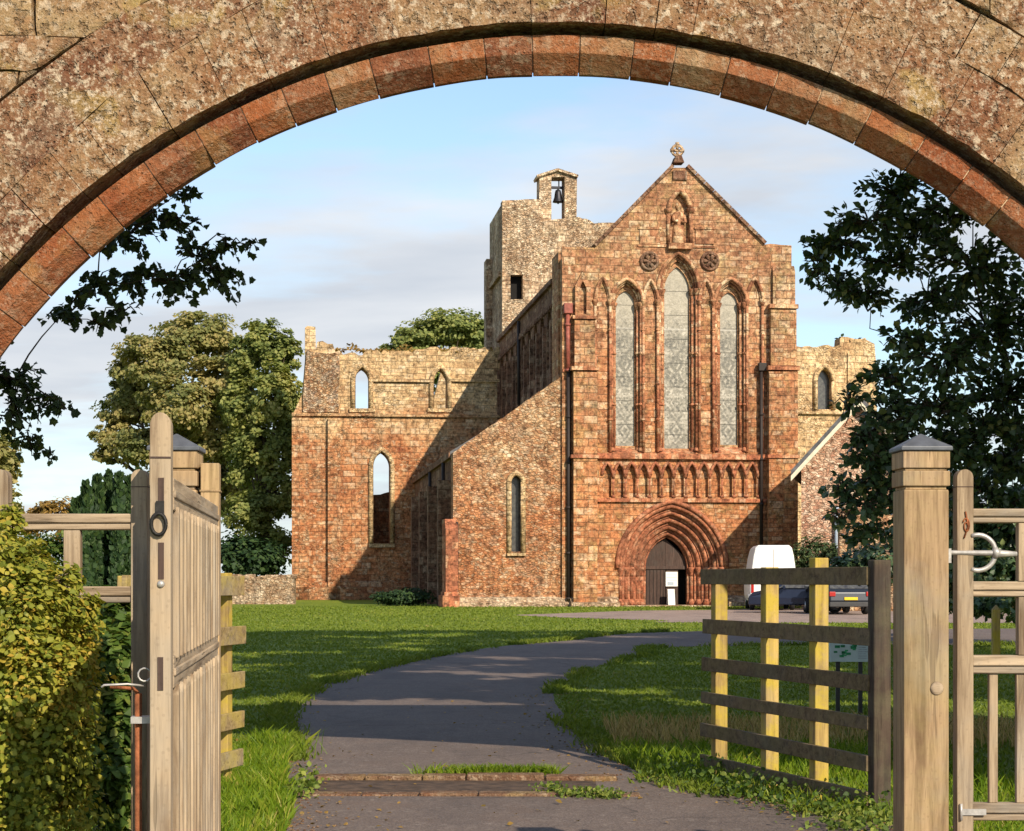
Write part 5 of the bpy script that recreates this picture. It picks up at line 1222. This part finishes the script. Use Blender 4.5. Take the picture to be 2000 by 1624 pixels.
def car(px, Y, rz, paint, label):
    p = W(px, 1190, Y); o = empty('parked_car', (p.x, Y, .012), rz, label=label, cat='car', group='cars parked by the church')
    prof = [(-2.05, .32), (-2.1, .55), (-2.05, .86), (-1.92, .95), (-1.45, 1.40), (-1.1, 1.47), (.0, 1.49), (.55, 1.40), (1.15, .98), (1.9, .84), (2.12, .66), (2.12, .32)]
    mb = MB(); m_ = len(prof); vs = []; fs = []
    def hwid(z, y): return (.88 if z < .9 else .88 - (z - .9) * .36) - (.06 if abs(y) > 1.95 else 0)
    for s_ in (-1, 1): vs += [(s_ * hwid(z, y), y, z) for y, z in prof]
    fs = [tuple(range(m_)), tuple(reversed(range(m_, 2 * m_)))] + [(i, (i + 1) % m_, m_ + (i + 1) % m_, m_ + i) for i in range(m_)]
    mb.add(vs, fs); mb.build('body', paint, o, bevel=.05)
    def pane(y0, z0, y1, z1, name):
        q = MB(); n_ = Vector((0, -(z1 - z0), (y1 - y0))).normalized(); n_ = n_ if n_.z > 0 else -n_
        vs = [Vector((s_ * (hwid(z, y) - .08), y, z)) + n_ * .012 for y, z in ((y0, z0), (y1, z1)) for s_ in (-1, 1)]
        q.add([*vs, *[v_ - n_ * .01 for v_ in vs]], [(0, 1, 3, 2), (4, 6, 7, 5), (0, 4, 5, 1), (2, 3, 7, 6), (0, 2, 6, 4), (1, 5, 7, 3)]); q.build(name, M['dglass'], o)
    pane(-1.88, .99, -1.48, 1.37, 'rear_window'); pane(.60, 1.36, 1.10, 1.01, 'windscreen')
    for s_ in (-1, 1):
        q = MB(); pts = [(-1.5, 1.0), (-1.25, 1.36), (.0, 1.40), (.45, 1.34), (.9, 1.0)]
        a_ = [Vector((s_ * (hwid(z, y) + .008), y, z)) for y, z in pts]; b_ = [Vector((s_ * (hwid(z, y) - .01), y, z)) for y, z in pts]; n_ = len(pts)
        q.add(a_ + b_, [tuple(range(n_)), tuple(reversed(range(n_, 2 * n_)))] + [(i, (i + 1) % n_, n_ + (i + 1) % n_, n_ + i) for i in range(n_)]); q.build('side_window', M['dglass'], o)
        q = MB(); q.box(s_ * .72 - .12, s_ * .72 + .12, -2.115, -2.0, .70, .88); q.build('tail_light', M['red_lens'], o, bevel=.02)
        q = MB(); q.box(s_ * .66 - .16, s_ * .66 + .16, 1.98, 2.13, .60, .74); q.build('headlight', M['alu'], o, bevel=.02)
        q = MB(); q.box(s_ * .98 - .09, s_ * .98 + .09, .62, .72, .96, 1.1); q.build('mirror', paint, o, bevel=.02)
        for y in (-1.3, 1.3): wheel(o, s_ * .80, y, .31, .2)
    q = MB(); q.box(-.26, .26, -2.13, -2.1, .56, .67); q.build('number_plate', M['yellow_plate'], o)
    q = MB(); q.box(-.84, .84, -2.14, -2.0, .30, .48); q.build('bumper', M['plastic'], o, bevel=.03)
    return o
van()
car(1566, 74.5, R(80), M['car_blue'], 'dark blue car seen from the side in front of the white van')
car(1632, 72.5, R(6), M['car_grey'], 'grey car showing its yellow rear plate near the rubble house')

# ================================================================== TREES, SHRUBS, GRASS
def blob_tree(name, base, blobs, nleaf, size, mat, label, cat='tree', group=None, trunk_r=.4, branches=True, shape=LEAF_CLUMP, sub=14, loose=1.0, szr=(.65, 1.25)):
    """blobs: (centre xyz, radius xyz). Each is broken into leafy sprays on its shell, with gaps."""
    base = Vector(base); o = empty(name, base, 0, label=label, cat=cat, group=group)
    pos = []; nr_ = []
    vol = np.array([b_[1][0] * b_[1][2] for b_ in blobs]); share = vol / vol.sum()
    for (c, r_), sh in zip(blobs, share):
        ns = max(6, int(sub * 6 * (sh ** .5) * (2.7 if trunk_r > .3 else 2))); n = int(nleaf * sh)
        d = unit(ns); rad = nrng.uniform(.45, 1.03, (ns, 1)); sc = np.array(c) + d * np.array(r_) * rad
        pick = nrng.integers(0, ns, n); spr = np.array(r_) * nrng.uniform(.10 * loose, .24 * loose, (ns, 1))
        off = nrng.normal(size=(n, 3)); off /= np.maximum(1.0, np.linalg.norm(off, axis=1, keepdims=True) / 1.7)
        q = sc[pick] + off * spr[pick] * np.array((1, 1, .62))
        pos.append(q); nn = d[pick] * .8 + np.array((0, 0, .75)) + nrng.normal(size=(n, 3)) * .45; nr_.append(nn)
    pos = np.concatenate(pos) - np.array(base); nr_ = np.concatenate(nr_)
    keep = pos[:, 2] > .02; pos, nr_ = pos[keep], nr_[keep]
    tip = np.cross(nr_, unit(len(pos)))
    leaves('crown', pos, tip, nr_, nrng.uniform(*szr, len(pos)) * size, shape, mat, o)
    if branches:
        mb = MB(); hi = max(b_[0][2] for b_ in blobs) - base.z
        mid = Vector((0, 0, hi * .35))
        mb.tube([(0, 0, -.2), (.05, .0, hi * .12), tuple(mid * .8), tuple(mid)], [trunk_r * 1.35, trunk_r, trunk_r * .85, trunk_r * .8], 9)
        for c, r_ in blobs:
            q = Vector(c) - base; st = mid * (.7 + .3 * rng.random()); m1 = st.lerp(q, .5) + Vector((rng.uniform(-.3, .3), 0, .3))
            mb.tube([st, m1, q], [trunk_r * .5, trunk_r * .3, trunk_r * .08], 6)
            for _ in range(3): e_ = q + Vector(unit(1)[0]) * r_[0] * .7; mb.tube([m1.lerp(q, rng.uniform(.2, .9)), e_], [trunk_r * .15, trunk_r * .04], 5)
        mb.build('trunk', M['bark'], o)
    return o
def pb(px, py, rx, ry, Y, dy=0.0):
    m_ = Y / F; c = W(px, py, Y + dy); return (tuple(c), (rx * m_, rx * m_ * .9, ry * m_))

Y = 128
blob_tree('sycamore_tree', (W(345, 0, Y).x, Y, 0), [pb(390, 660, 80, 52, Y), pb(300, 700, 75, 55, Y, -2), pb(440, 740, 70, 55, Y, -3), pb(260, 790, 70, 50, Y, 1), pb(350, 790, 80, 60, Y, -4), pb(230, 855, 48, 32, Y), pb(300, 870, 80, 40, Y, -2), pb(420, 850, 70, 60, Y, -2), pb(360, 930, 70, 50, Y), pb(450, 950, 55, 60, Y, 1), pb(215, 885, 35, 20, Y), pb(250, 740, 40, 40, Y)],
          60000, .23, M['leaf_far'], 'broad autumn sycamore with tawny crown left of the ruined transept', trunk_r=.55)
Y = 122
blob_tree('sycamore_tree', (W(520, 0, Y).x, Y, 0), [pb(515, 660, 40, 42, Y), pb(478, 700, 40, 46, Y, 1), pb(470, 790, 46, 60, Y, 1), pb(478, 890, 46, 60, Y, 1), pb(562, 790, 30, 60, Y), pb(550, 690, 36, 46, Y), pb(535, 770, 48, 60, Y, -1), pb(520, 860, 55, 60, Y), pb(545, 950, 50, 60, Y), pb(490, 1000, 45, 50, Y, -1), pb(530, 1060, 55, 45, Y), pb(480, 800, 30, 40, Y), pb(570, 850, 30, 70, Y)],
          44000, .22, M['leaf_far_green'], 'tall narrower green tree touching the corner of the ruined transept', trunk_r=.4)
Y = 160
blob_tree('sycamore_tree', (W(865, 0, Y).x, Y, 0), [pb(880, 640, 65, 34, Y), pb(820, 660, 55, 30, Y), pb(780, 690, 40, 25, Y), pb(930, 660, 45, 32, Y), pb(860, 720, 90, 40, Y)],
          24000, .26, M['leaf_far_green'], 'rounded tree showing its top above the ruined transept wall', trunk_r=.5)
Y = 120
blob_tree('sycamore_tree', (W(-60, 0, Y).x, Y, 0), [pb(-60, 880, 90, 50, Y), pb(5, 905, 34, 36, Y), pb(-60, 980, 90, 60, Y)], 9000, .36, M['leaf_far'], 'brownish tree at the far left edge behind the side gate', trunk_r=.4)
# yew columns behind the left side gate
Y = 62; m_ = Y / F
yo = None
for i, (px, py, rr) in enumerate([(168, 950, 13), (190, 938, 13), (212, 930, 12), (232, 934, 13), (252, 940, 12), (272, 925, 13), (148, 985, 12), (292, 935, 13)]):
    b_ = W(px, py, Y + (i % 3) * .5); o = empty('yew_column', (b_.x, b_.y, 0), label='narrow dark yew column in the clipped row behind the left side gate', cat='tree', group='row of dark yew columns')
    n = 2600; t = nrng.random(n) ** .8; hgt = b_.z * t; rad = np.where(t > .75, (1 - t) / .25 * .9 + .06, 1.0) * (rr * m_ * 1.15) * nrng.uniform(.75, 1.05, n); an = nrng.uniform(0, 2 * math.pi, n)
    q = np.stack([rad * np.cos(an), rad * np.sin(an), hgt], 1); nn = np.stack([np.cos(an), np.sin(an), .3 + 0 * an], 1) + nrng.normal(size=(n, 3)) * .3
    tip = np.tile((0, 0, 1.0), (n, 1)) + nrng.normal(size=(n, 3)) * .35
    leaves('foliage', q, tip, nn, nrng.uniform(.16, .30, n), LEAF_OVAL, M['leaf_yew'], o)
    mb = MB(); mb.tube([(0, 0, 0), (0, 0, b_.z * .9)], [.14, .03], 6); mb.build('trunk', M['bark'], o)
# shrubs in the middle distance
def shrub(name, blobs, n, size, mat, label, shape=LEAF_OVAL, cat='shrub', group=None, sub=10, tr=.03):
    c = blobs[0][0]; return blob_tree(name, (c[0], c[1], 0), blobs, n, size, mat, label, cat, group, tr, True, shape, sub)
shrub('shrub', [pb(110, 1000, 45, 28, 75), pb(70, 1020, 45, 25, 75), pb(140, 1030, 40, 40, 75)], 5000, .16, M['leaf_autumn'], 'russet shrub left of the yew columns')
shrub('shrub', [pb(205, 1080, 60, 45, 70), pb(140, 1075, 50, 40, 70), pb(80, 1085, 60, 40, 70), pb(20, 1080, 60, 45, 70)], 9000, .16, M['leaf_shrub'], 'green bush seen through the left side gate')
shrub('shrub', [pb(790, 1165, 55, 16, 92), pb(760, 1168, 30, 12, 92)], 4000, .14, M['leaf_yew'], 'dark low shrub at the foot of the aisle corner')
shrub('shrub', [pb(460, 1085, 40, 45, 115), pb(510, 1090, 50, 40, 115)], 5000, .3, M['leaf_yew'], 'dark undergrowth bush behind the boundary wall')
shrub('shrub', [pb(1880, 1010, 90, 90, 40), pb(1960, 1000, 90, 110, 40), pb(1920, 1120, 110, 70, 40), pb(2050, 1080, 100, 120, 40), pb(1985, 1180, 60, 30, 38), pb(1900, 1180, 60, 26, 38)], 16000, .15, M['leaf_dark'], 'big dark evergreen behind the right side gate')
shrub('shrub', [pb(1790, 1030, 60, 50, 45), pb(1720, 1100, 60, 45, 45), pb(1660, 1110, 40, 30, 45), pb(1850, 1120, 60, 70, 45)], 8000, .13, M['leaf_dark'], 'dark shrub against the shaded garden wall')
shrub('shrub', [pb(1590, 1085, 40, 40, 83), pb(1560, 1100, 25, 35, 83), pb(1640, 1095, 40, 35, 82)], 4500, .15, M['leaf_sil'], 'purple-brown bush between the van and the house')

# --- near trees whose boughs hang into the arch
def bough_tree(name, root, trunk_top, clusters, per, leaf, shape, mat, label, droop, trunk_r, twigs, fold=.12):
    root = Vector(root); o = empty(name, root, 0, label=label, cat='tree')
    mb = MB(); top = Vector(trunk_top) - root
    mb.tube([(0, 0, -.2), top * .4 + Vector((.06, 0, 0)), top], [trunk_r * 1.4, trunk_r, trunk_r * .6], 10)
    P_, T_, N_, S_ = [], [], [], []
    placed = [(top * .9, 0.0)]
    for (c, r_) in sorted(clusters, key=lambda q_: (Vector(q_[0]) - root - top).length):
        c = Vector(c) - root; r_ = Vector(r_)
        st, d0 = min(placed, key=lambda q_: (q_[0] - c).length + .55 * q_[1]); dd = d0 + (c - st).length; placed.append((c, dd))
        k0 = max(.006, trunk_r * .24 * math.exp(-d0 * .9)); m1 = st.lerp(c, .5) + Vector((rng.uniform(-.1, .1), rng.uniform(-.12, .12), rng.uniform(-.06, .12)))
        mb.tube([st, st.lerp(m1, .5) + Vector((0, 0, .02)), m1, m1.lerp(c, .5) + Vector((rng.uniform(-.03, .03), 0, .02)), c], [k0, k0 * .85, k0 * .7, k0 * .5, .006], 7)
        nt = max(3, int(twigs * (r_.x * r_.z) ** .5 * 2.2))
        for _ in range(nt):
            d = Vector(unit(1)[0]); s0 = m1.lerp(c, rng.uniform(.5, 1.0)) if rng.random() < .35 else c + Vector((d.x * r_.x, d.y * r_.y, d.z * r_.z)) * .25
            e_ = c + Vector((d.x * r_.x, d.y * r_.y, d.z * r_.z)) * rng.uniform(.75, 1.05) + Vector((0, 0, -droop * rng.random()))
            mm = s0.lerp(e_, .5) + Vector((0, 0, .04)); mb.tube([s0, mm, e_], [.008, .006, .003], 4, False)
            n = max(4, int(per * (e_ - s0).length))
            t = nrng.uniform(.12, 1.05, n); a_ = np.array(s0)[None] * ((1 - t) ** 2)[:, None] + 2 * (t * (1 - t))[:, None] * np.array(mm) + (t ** 2)[:, None] * np.array(e_)
            dr = np.array((e_ - s0).normalized()); tip = dr * .7 + nrng.normal(size=(n, 3)) * .55 + np.array((0, 0, -droop * 2.2))
            P_.append(a_ + nrng.normal(size=(n, 3)) * .022); T_.append(tip); N_.append(np.array((0, -.25, .9)) + nrng.normal(size=(n, 3)) * .55); S_.append(nrng.uniform(.6, 1.15, n) * leaf)
    leaves('crown', np.concatenate(P_), np.concatenate(T_), np.concatenate(N_), np.concatenate(S_), shape, mat, o, fold)
    mb.build('trunk', M['bark'], o)
    return o
Y = 13.6
RT = [(1750, 370, 75, 45, 0), (1700, 435, 75, 42, -.2), (1645, 475, 75, 36, .1), (1600, 520, 40, 42, 0), (1640, 555, 50, 30, .2), (1800, 450, 100, 65, .3), (1900, 520, 100, 85, -.3), (1735, 520, 80, 40, .3), (1690, 575, 70, 30, 0), (1810, 590, 90, 60, .4), (1930, 640, 105, 90, 0), (1760, 670, 60, 30, .1), (1840, 700, 100, 60, -.2),
      (1735, 735, 60, 34, .2), (1950, 780, 100, 100, .3), (1820, 800, 100, 52, 0), (1725, 800, 60, 34, .3), (1660, 790, 34, 24, .1), (1745, 890, 70, 44, .2), (1690, 905, 50, 28, 0), (1860, 890, 100, 60, .2), (1970, 900, 80, 70, .5), (1990, 450, 60, 60, .2), (1680, 990, 50, 26, .1), (1640, 1010, 34, 20, 0), (1760, 985, 60, 36, .3), (2060, 600, 110, 130, .2), (2080, 820, 110, 130, .4), (1850, 420, 60, 40, -.2), (1880, 960, 80, 50, .6), (1690, 850, 55, 34, .1), (1735, 835, 60, 40, .3), (1720, 955, 65, 44, .2), (1645, 955, 36, 26, 0), (1700, 1045, 50, 34, .3), (1800, 880, 90, 60, .1), (1910, 850, 90, 60, .2), (1960, 985, 70, 50, .6)]
oak = bough_tree('evergreen_oak', (5.6, 14.6, 0), (4.9, 14.2, 3.2), [pb(x, y, a_, b_, Y, d) for x, y, a_, b_, d in RT], 72, .070, LEAF_OVAL, M['leaf_dark'], 'dark small-leaved tree filling the right of the arch', .03, .20, 54)
Y = 13.4
LT = [(360, 375, 34, 22, 0), (300, 410, 60, 34, .2), (250, 460, 65, 40, 0), (355, 440, 45, 26, -.2), (385, 500, 60, 36, .1), (445, 480, 46, 20, 0), (495, 474, 24, 8, 0), (425, 540, 50, 34, .1), (340, 545, 60, 36, -.1), (270, 540, 55, 40, .2), (190, 560, 60, 46, 0), (130, 610, 50, 24, .1), (235, 610, 40, 22, .1), (200, 635, 30, 14, 0), (30, 740, 55, 40, 0), (80, 790, 55, 28, .2), (130, 800, 24, 14, 0), (20, 810, 40, 46, 0), (60, 865, 40, 20, .1), (100, 885, 10, 8, 0), (-60, 640, 90, 90, .2), (-40, 500, 100, 90, .3), (-120, 780, 90, 90, .2)]
bough_tree('sycamore_tree', (-5.4, 14.2, 0), (-4.7, 13.9, 3.0), [pb(x, y, a_, b_, Y, d) for x, y, a_, b_, d in LT], 66, .064, LEAF_LOBE, M['leaf_sil'], 'overhanging sycamore bough, dark against the sky at the left of the arch', .07, .10, 32, .22)

# unseen upper crown added to the oak behind the gatehouse wall to shade the drive
def added_shade_crown(o, blobs, n, size, mat):
    base = np.array(o.location); pos = []; nn = []
    for c, r_ in blobs:
        d = unit(40); sc = np.array(c) + d * np.array(r_) * nrng.uniform(.4, 1, (40, 1)); pk = nrng.integers(0, 40, n)
        pos.append(sc[pk] + nrng.normal(size=(n, 3)) * np.array(r_) * .13 - base); nn.append(np.array((0, 0, .8)) + nrng.normal(size=(n, 3)) * .6)
    pos = np.concatenate(pos); nn = np.concatenate(nn)
    leaves('crown', pos, np.cross(nn, unit(len(pos))), nn, nrng.uniform(.7, 1.3, len(pos)) * size, LEAF_CLUMP, mat, o)
CB = []  # leaf clumps set sunward of each ground spot that is to be shaded
for gx in np.arange(-10, 8, 1.6):
    for gy in np.arange(23.2, 50, 2.3):
        if rng.random() < .07: continue
        X_, Y_ = gx + rng.uniform(-.7, .7), gy + rng.uniform(-.9, .9); h_ = min(8.0 + (Y_ - 23) * .30 + rng.uniform(-.5, .7), (Y_ - 12.9) / 1.386)
        CB.append(((X_ + .80 * h_, Y_ - 1.386 * h_, h_), (1.25, 1.25, .55)))
CB = [c for c in CB if c[0][1] > 12.6]
added_shade_crown(oak, [c for c in CB if c[0][0] < 11.5], 430, .28, M['leaf_dark'])
# --- hedge and shrubs close to the gate on the left
def near_hedge():
    Yh = 7.3; bl = []
    for px, py, rx, ry, dy in [(-40, 1090, 110, 70, 0), (45, 1105, 55, 46, .1), (70, 1185, 78, 70, .1), (20, 1200, 120, 100, -.1), (120, 1240, 66, 90, .05), (60, 1330, 120, 110, -.15), (120, 1370, 66, 110, .1), (40, 1460, 130, 110, -.1), (112, 1500, 62, 90, 0), (160, 1430, 24, 46, .1), (168, 1290, 22, 34, 0), (140, 1130, 22, 24, 0), (175, 1520, 18, 34, 0), (30, 1580, 140, 70, -.1), (-90, 1300, 140, 200, .1), (15, 1020, 28, 40, .05), (172, 1190, 22, 30, 0)]:
        bl.append(pb(px, py, rx, ry, Yh, dy))
    blob_tree('privet_hedge', (-2.15, 7.3, 0), bl, 46000, .028, M['leaf_hedge'], 'sunlit yellow-green privet hedge growing in front of the left side gate', 'hedge', None, .03, True, LEAF_OVAL, 26, 1.45, (.4, 1.4))
near_hedge()
shrub('shrub', [pb(215, 1300, 50, 70, 9.4), pb(235, 1400, 46, 80, 9.4), pb(215, 1520, 60, 90, 9.3), pb(250, 1250, 30, 50, 9.5), pb(240, 1600, 40, 60, 9.4), pb(230, 1190, 30, 40, 9.6)], 5200, .06, M['leaf_shrub'], 'green laurel-like bush in shade between hedge and slatted gate', tr=.02)

# --- weeds
def weed_clump(pts, n, size, mat, label, spread=.14, h=.22):
    c = Vector(pts[0]); o = empty('weed_clump', (c.x, c.y, 0), label=label, cat='weed')
    pos = []; 
    for q in pts:
        k_ = n // len(pts); r_ = np.abs(nrng.normal(size=(k_, 3))) ; pos.append(np.array(q) - np.array((c.x, c.y, 0)) + np.stack([nrng.normal(size=k_) * spread, nrng.normal(size=k_) * spread, nrng.random(k_) ** 1.6 * h * (.4 + .9 * rng.random()) + .01], 1))
    pos = np.concatenate(pos); nn = np.array((0, -.3, .7)) + nrng.normal(size=(len(pos), 3)) * .8
    leaves('foliage', pos, np.cross(nn, unit(len(pos))), nn, nrng.uniform(.6, 1.2, len(pos)) * size, LEAF_OVAL, mat, o)
def gq(px, py): v = G(px, py); return (v.x, v.y, 0)
weed_clump([gq(1080, 1552), gq(1110, 1556), gq(1150, 1558), gq(1190, 1560)], 700, .03, M['weed'], 'low sunlit weeds on the drain kerb in the middle of the drive', .06, .07)
weed_clump([gq(1620, 1618), gq(1660, 1626), gq(1700, 1624), gq(1740, 1618), gq(1690, 1600)], 500, .04, M['weed'], 'bright leafy weeds at the foot of the thick gate post', .12, .2)
weed_clump([gq(1300, 1530), gq(1345, 1528), gq(1400, 1545), gq(1450, 1555), gq(1380, 1520)], 420, .042, M['leaf_shrub'], 'dark nettles under the far end of the right fence', .12, .17)  # darker leaves than the sunlit weeds, standing in for ground shade
weed_clump([gq(1500, 1570), gq(1560, 1585), gq(1620, 1595), gq(1680, 1590), gq(1590, 1560), gq(1470, 1560)], 600, .04, M['leaf_shrub'], 'dark weeds along the near foot of the right fence', .13, .15)  # dark leaf colour used here too in place of cast shade
weed_clump([gq(585, 1545), gq(580, 1560), gq(600, 1535)], 320, .045, M['weed'], 'small weeds at the left end of the drain channel', .06, .10)

# --- grass
def blades(name, xy, hgt, wid, mat, lean=.35, parent=None, zb=0.0):
    n = len(xy); an = nrng.uniform(0, 2 * math.pi, n); h = nrng.uniform(.5, 1.2, n) * hgt; ln = nrng.normal(size=(n, 2)) * lean * h[:, None]
    wv = np.stack([np.cos(an), np.sin(an)], 1) * (wid / 2 * nrng.uniform(.7, 1.3, n))[:, None]
    z0 = np.full(n, zb)
    b0 = np.c_[xy - wv, z0]; b1 = np.c_[xy + wv, z0]; md = xy + ln * .35; m0 = np.c_[md - wv * .75, z0 + h * .55]; m1 = np.c_[md + wv * .75, z0 + h * .55]; tp = np.c_[xy + ln, z0 + h * .97]
    v = np.stack([b0, b1, m1, tp, m0], 1).reshape(-1, 3); f = np.arange(n * 5).reshape(n, 5)
    return fast_mesh(name, v, f, mat, parent)
def in_poly(pts, poly):
    x, y = pts[:, 0], pts[:, 1]; ins = np.zeros(len(pts), bool); n = len(poly)
    for i in range(n):
        x0, y0 = poly[i]; x1, y1 = poly[(i + 1) % n]
        c_ = ((y0 > y) != (y1 > y)); 
        with np.errstate(divide='ignore', invalid='ignore'): xi = (x1 - x0) * (y - y0) / (y1 - y0) + x0
        ins ^= c_ & (x < xi)
    return ins
DRIVE = DLs + DRs[::-1]
def along(line, n, y0, y1, spread):
    L_ = np.array([q_ for q_ in line if y0 <= q_[1] <= y1]); d_ = np.r_[0, np.cumsum(np.linalg.norm(np.diff(L_, axis=0), axis=1))]
    t_ = nrng.random(n) ** 1.5 * d_[-1]; return np.stack([np.interp(t_, d_, L_[:, 0]), np.interp(t_, d_, L_[:, 1])], 1) + nrng.normal(size=(n, 2)) * spread
q = np.concatenate([along(DLs, 9000, 14.5, 52, .09), along(DRs, 11000, 11.2, 46, .09)])
cl = np.array([noise.noise(Vector((x * 1.1, y * .6, 2))) for x, y in q]); q = q[cl > -.12]
tag(blades('edge_grass', q, .05 + q[:, 1] * .0014, .010 + q[:, 1] * .0006, M['lawn_blade'], .6), 'ragged grass creeping over the edges of the drive', 'grass', kind='stuff')
q = np.concatenate([along(DLs, 260, 10.8, 24, .28), along(DRs, 420, 10.8, 24, .30), np.stack([nrng.uniform(-1.2, 1.6, 130), nrng.uniform(10.6, 22, 130)], 1)]); n_ = len(q)
nn = np.array((0, 0, 1.0)) + nrng.normal(size=(n_, 3)) * .25
tag(leaves('fallen_leaves', np.c_[q, np.full(n_, .016)], np.cross(nn, unit(n_)), nn, nrng.uniform(.02, .05, n_), LEAF_OVAL, M['leaf_autumn']), 'brown fallen leaves scattered over the drive', 'leaves', kind='stuff')
q = np.concatenate([along(DLs, 500, 10.6, 20, .12), along(DRs, 700, 10.6, 20, .14)]); gb = MB()
for x, y in q: r0 = rng.uniform(.004, .013); gb.lathe([(r0 * .6, 0), (r0, r0 * .5), (r0 * .5, r0)], 5, (x, y, .004), smooth=False)
tag(gb.build('gravel', M['kerb']), 'loose grit along the drive edges', 'gravel', kind='stuff')
# rough verge by the left gate
q = np.stack([nrng.uniform(-2.3, -1.32, 9000), nrng.uniform(9.4, 16.8, 9000)], 1); q = q[~in_poly(q, DRIVE)]
edge = (q[:, 0] + 1.32 + .0) > -.8; 
vh = .13 + .08 * np.array([noise.noise(Vector((x * 1.6, y * 1.6, 0))) for x, y in q])
tag(blades('verge_grass', q, vh, .012, M['grass_blade'], .4), 'long bright grass on the verge left of the drive', 'grass', kind='stuff')
q = np.stack([nrng.normal(-1.86, .14, 70), nrng.normal(15.6, .25, 70)], 1)
tag(blades('dry_tussock', q, .22, .006, M['grass_blade'], .6), 'tussock of dry grass stalks on the verge by the drive bend', 'grass', kind='stuff')
q = np.stack([nrng.uniform(-3.6, -1.3, 5000), nrng.uniform(6.6, 10.0, 5000)], 1)
q = q[q[:, 0] < -1.36 - (q[:, 1] - 8) * .02]
tag(blades('hedge_foot_grass', q, .24, .011, M['grass_blade'], .4), 'grass growing at the foot of the hedge', 'grass', kind='stuff')
# lawn tufts that roughen the mown grass
N_ = 150000; yy = 13.5 * (90 / 13.5) ** nrng.random(N_); xx = nrng.uniform(-.30, .31, N_) * yy; q = np.stack([xx, yy], 1)
q = q[~in_poly(q, DRIVE) & ~in_poly(q, FC)]
sc = q[:, 1]
tag(blades('lawn_grass', q, .022 + sc * .0005, .010 + sc * .0007, M['lawn_blade'], .5), 'short mown grass of the lawn around the drive', 'grass', kind='stuff')
q = np.stack([nrng.uniform(.7, 3.6, 9000), nrng.uniform(9.6, 16, 9000)], 1); q = q[~in_poly(q, DRIVE)]
tag(blades('fence_foot_grass', q, .13, .010, M['grass_blade'], .5), 'rough grass along the foot of the right fence', 'grass', kind='stuff')
q = np.stack([nrng.uniform(.9, 6.5, 4200), nrng.uniform(16.0, 18.6, 4200)], 1); q = q[~in_poly(q, DRIVE)]
tag(blades('seeding_grass', q, .16, .009, M['dry_blade'], .35), 'band of pale seeding grass beyond the right fence', 'grass', kind='stuff')
q = np.stack([nrng.normal(0, .34, 1500) - .02, nrng.normal(13.66, .03, 1500)], 1); q = q[(q[:, 0] > -.75) & (q[:, 0] < .35)]
tag(blades('drain_grass', q, .085, .010, M['grass_blade'], .5, zb=.02), 'strip of bright grass growing along the drain kerb', 'grass', kind='stuff')
# plants rooted on the ruined wall heads
def wall_head(x0, x1, y, v, n, mat, size, name, label):
    px = nrng.uniform(x0, x1, n); u_ = np.array([P(a_, y, v)[0] for a_ in px]); zz = P((x0 + x1) / 2, y, v)[1]
    hv = np.array([max(0, noise.noise(Vector((a_ * .9, 3, 1)))) for a_ in u_])
    loc = np.stack([u_, v + nrng.uniform(0, .9, n), zz - .1 + hv * nrng.random(n) * 1.0], 1)
    wv = np.stack([CH0.x + loc[:, 0] * cc - loc[:, 1] * ss, CH0.y + loc[:, 0] * ss + loc[:, 1] * cc, loc[:, 2]], 1)
    nn = np.array((0, -.4, 1)) + nrng.normal(size=(n, 3)) * .6
    tag(leaves(name, wv, np.cross(nn, unit(n)), nn, nrng.uniform(.6, 1.2, n) * size, LEAF_OVAL, mat), label, 'plant', kind='stuff')
wall_head(622, 965, 682, 26.9, 900, M['leaf_autumn'], .22, 'wall_plants', 'dry weeds growing along the ruined transept wall top')
wall_head(1126, 1200, 436, 27.6, 260, M['leaf_shrub'], .22, 'tower_plants', 'green weeds growing on the broken tower top')
wall_head(1640, 1690, 662, 27.0, 220, M['leaf_yew'], .28, 'ivy', 'dark ivy on the head of the far transept wall')

# --- tall tree standing outside the picture to the right: it throws the shade over the drive and lawn
def shade_tree(x, y, hgt, rad, n, label):
    bl = [((x + rng.uniform(-1, 1) * rad * .7, y + rng.uniform(-1, 1) * rad * .7, hgt * rng.uniform(.5, .95)), (rad * .5, rad * .5, rad * .42)) for _ in range(11)]
    blob_tree('sycamore_tree', (x, y, 0), bl, n, .30, M['leaf_far_green'], label, trunk_r=.4)
st_ = blob_tree('sycamore_tree', (16.5, 18.5, 0), [c for c in CB if c[0][0] >= 11.5] + [((16, 19, 13), (4, 4, 3))], 24000, .30, M['leaf_far_green'], 'tall sycamore beyond the gatehouse wall, outside the right edge', trunk_r=.4)
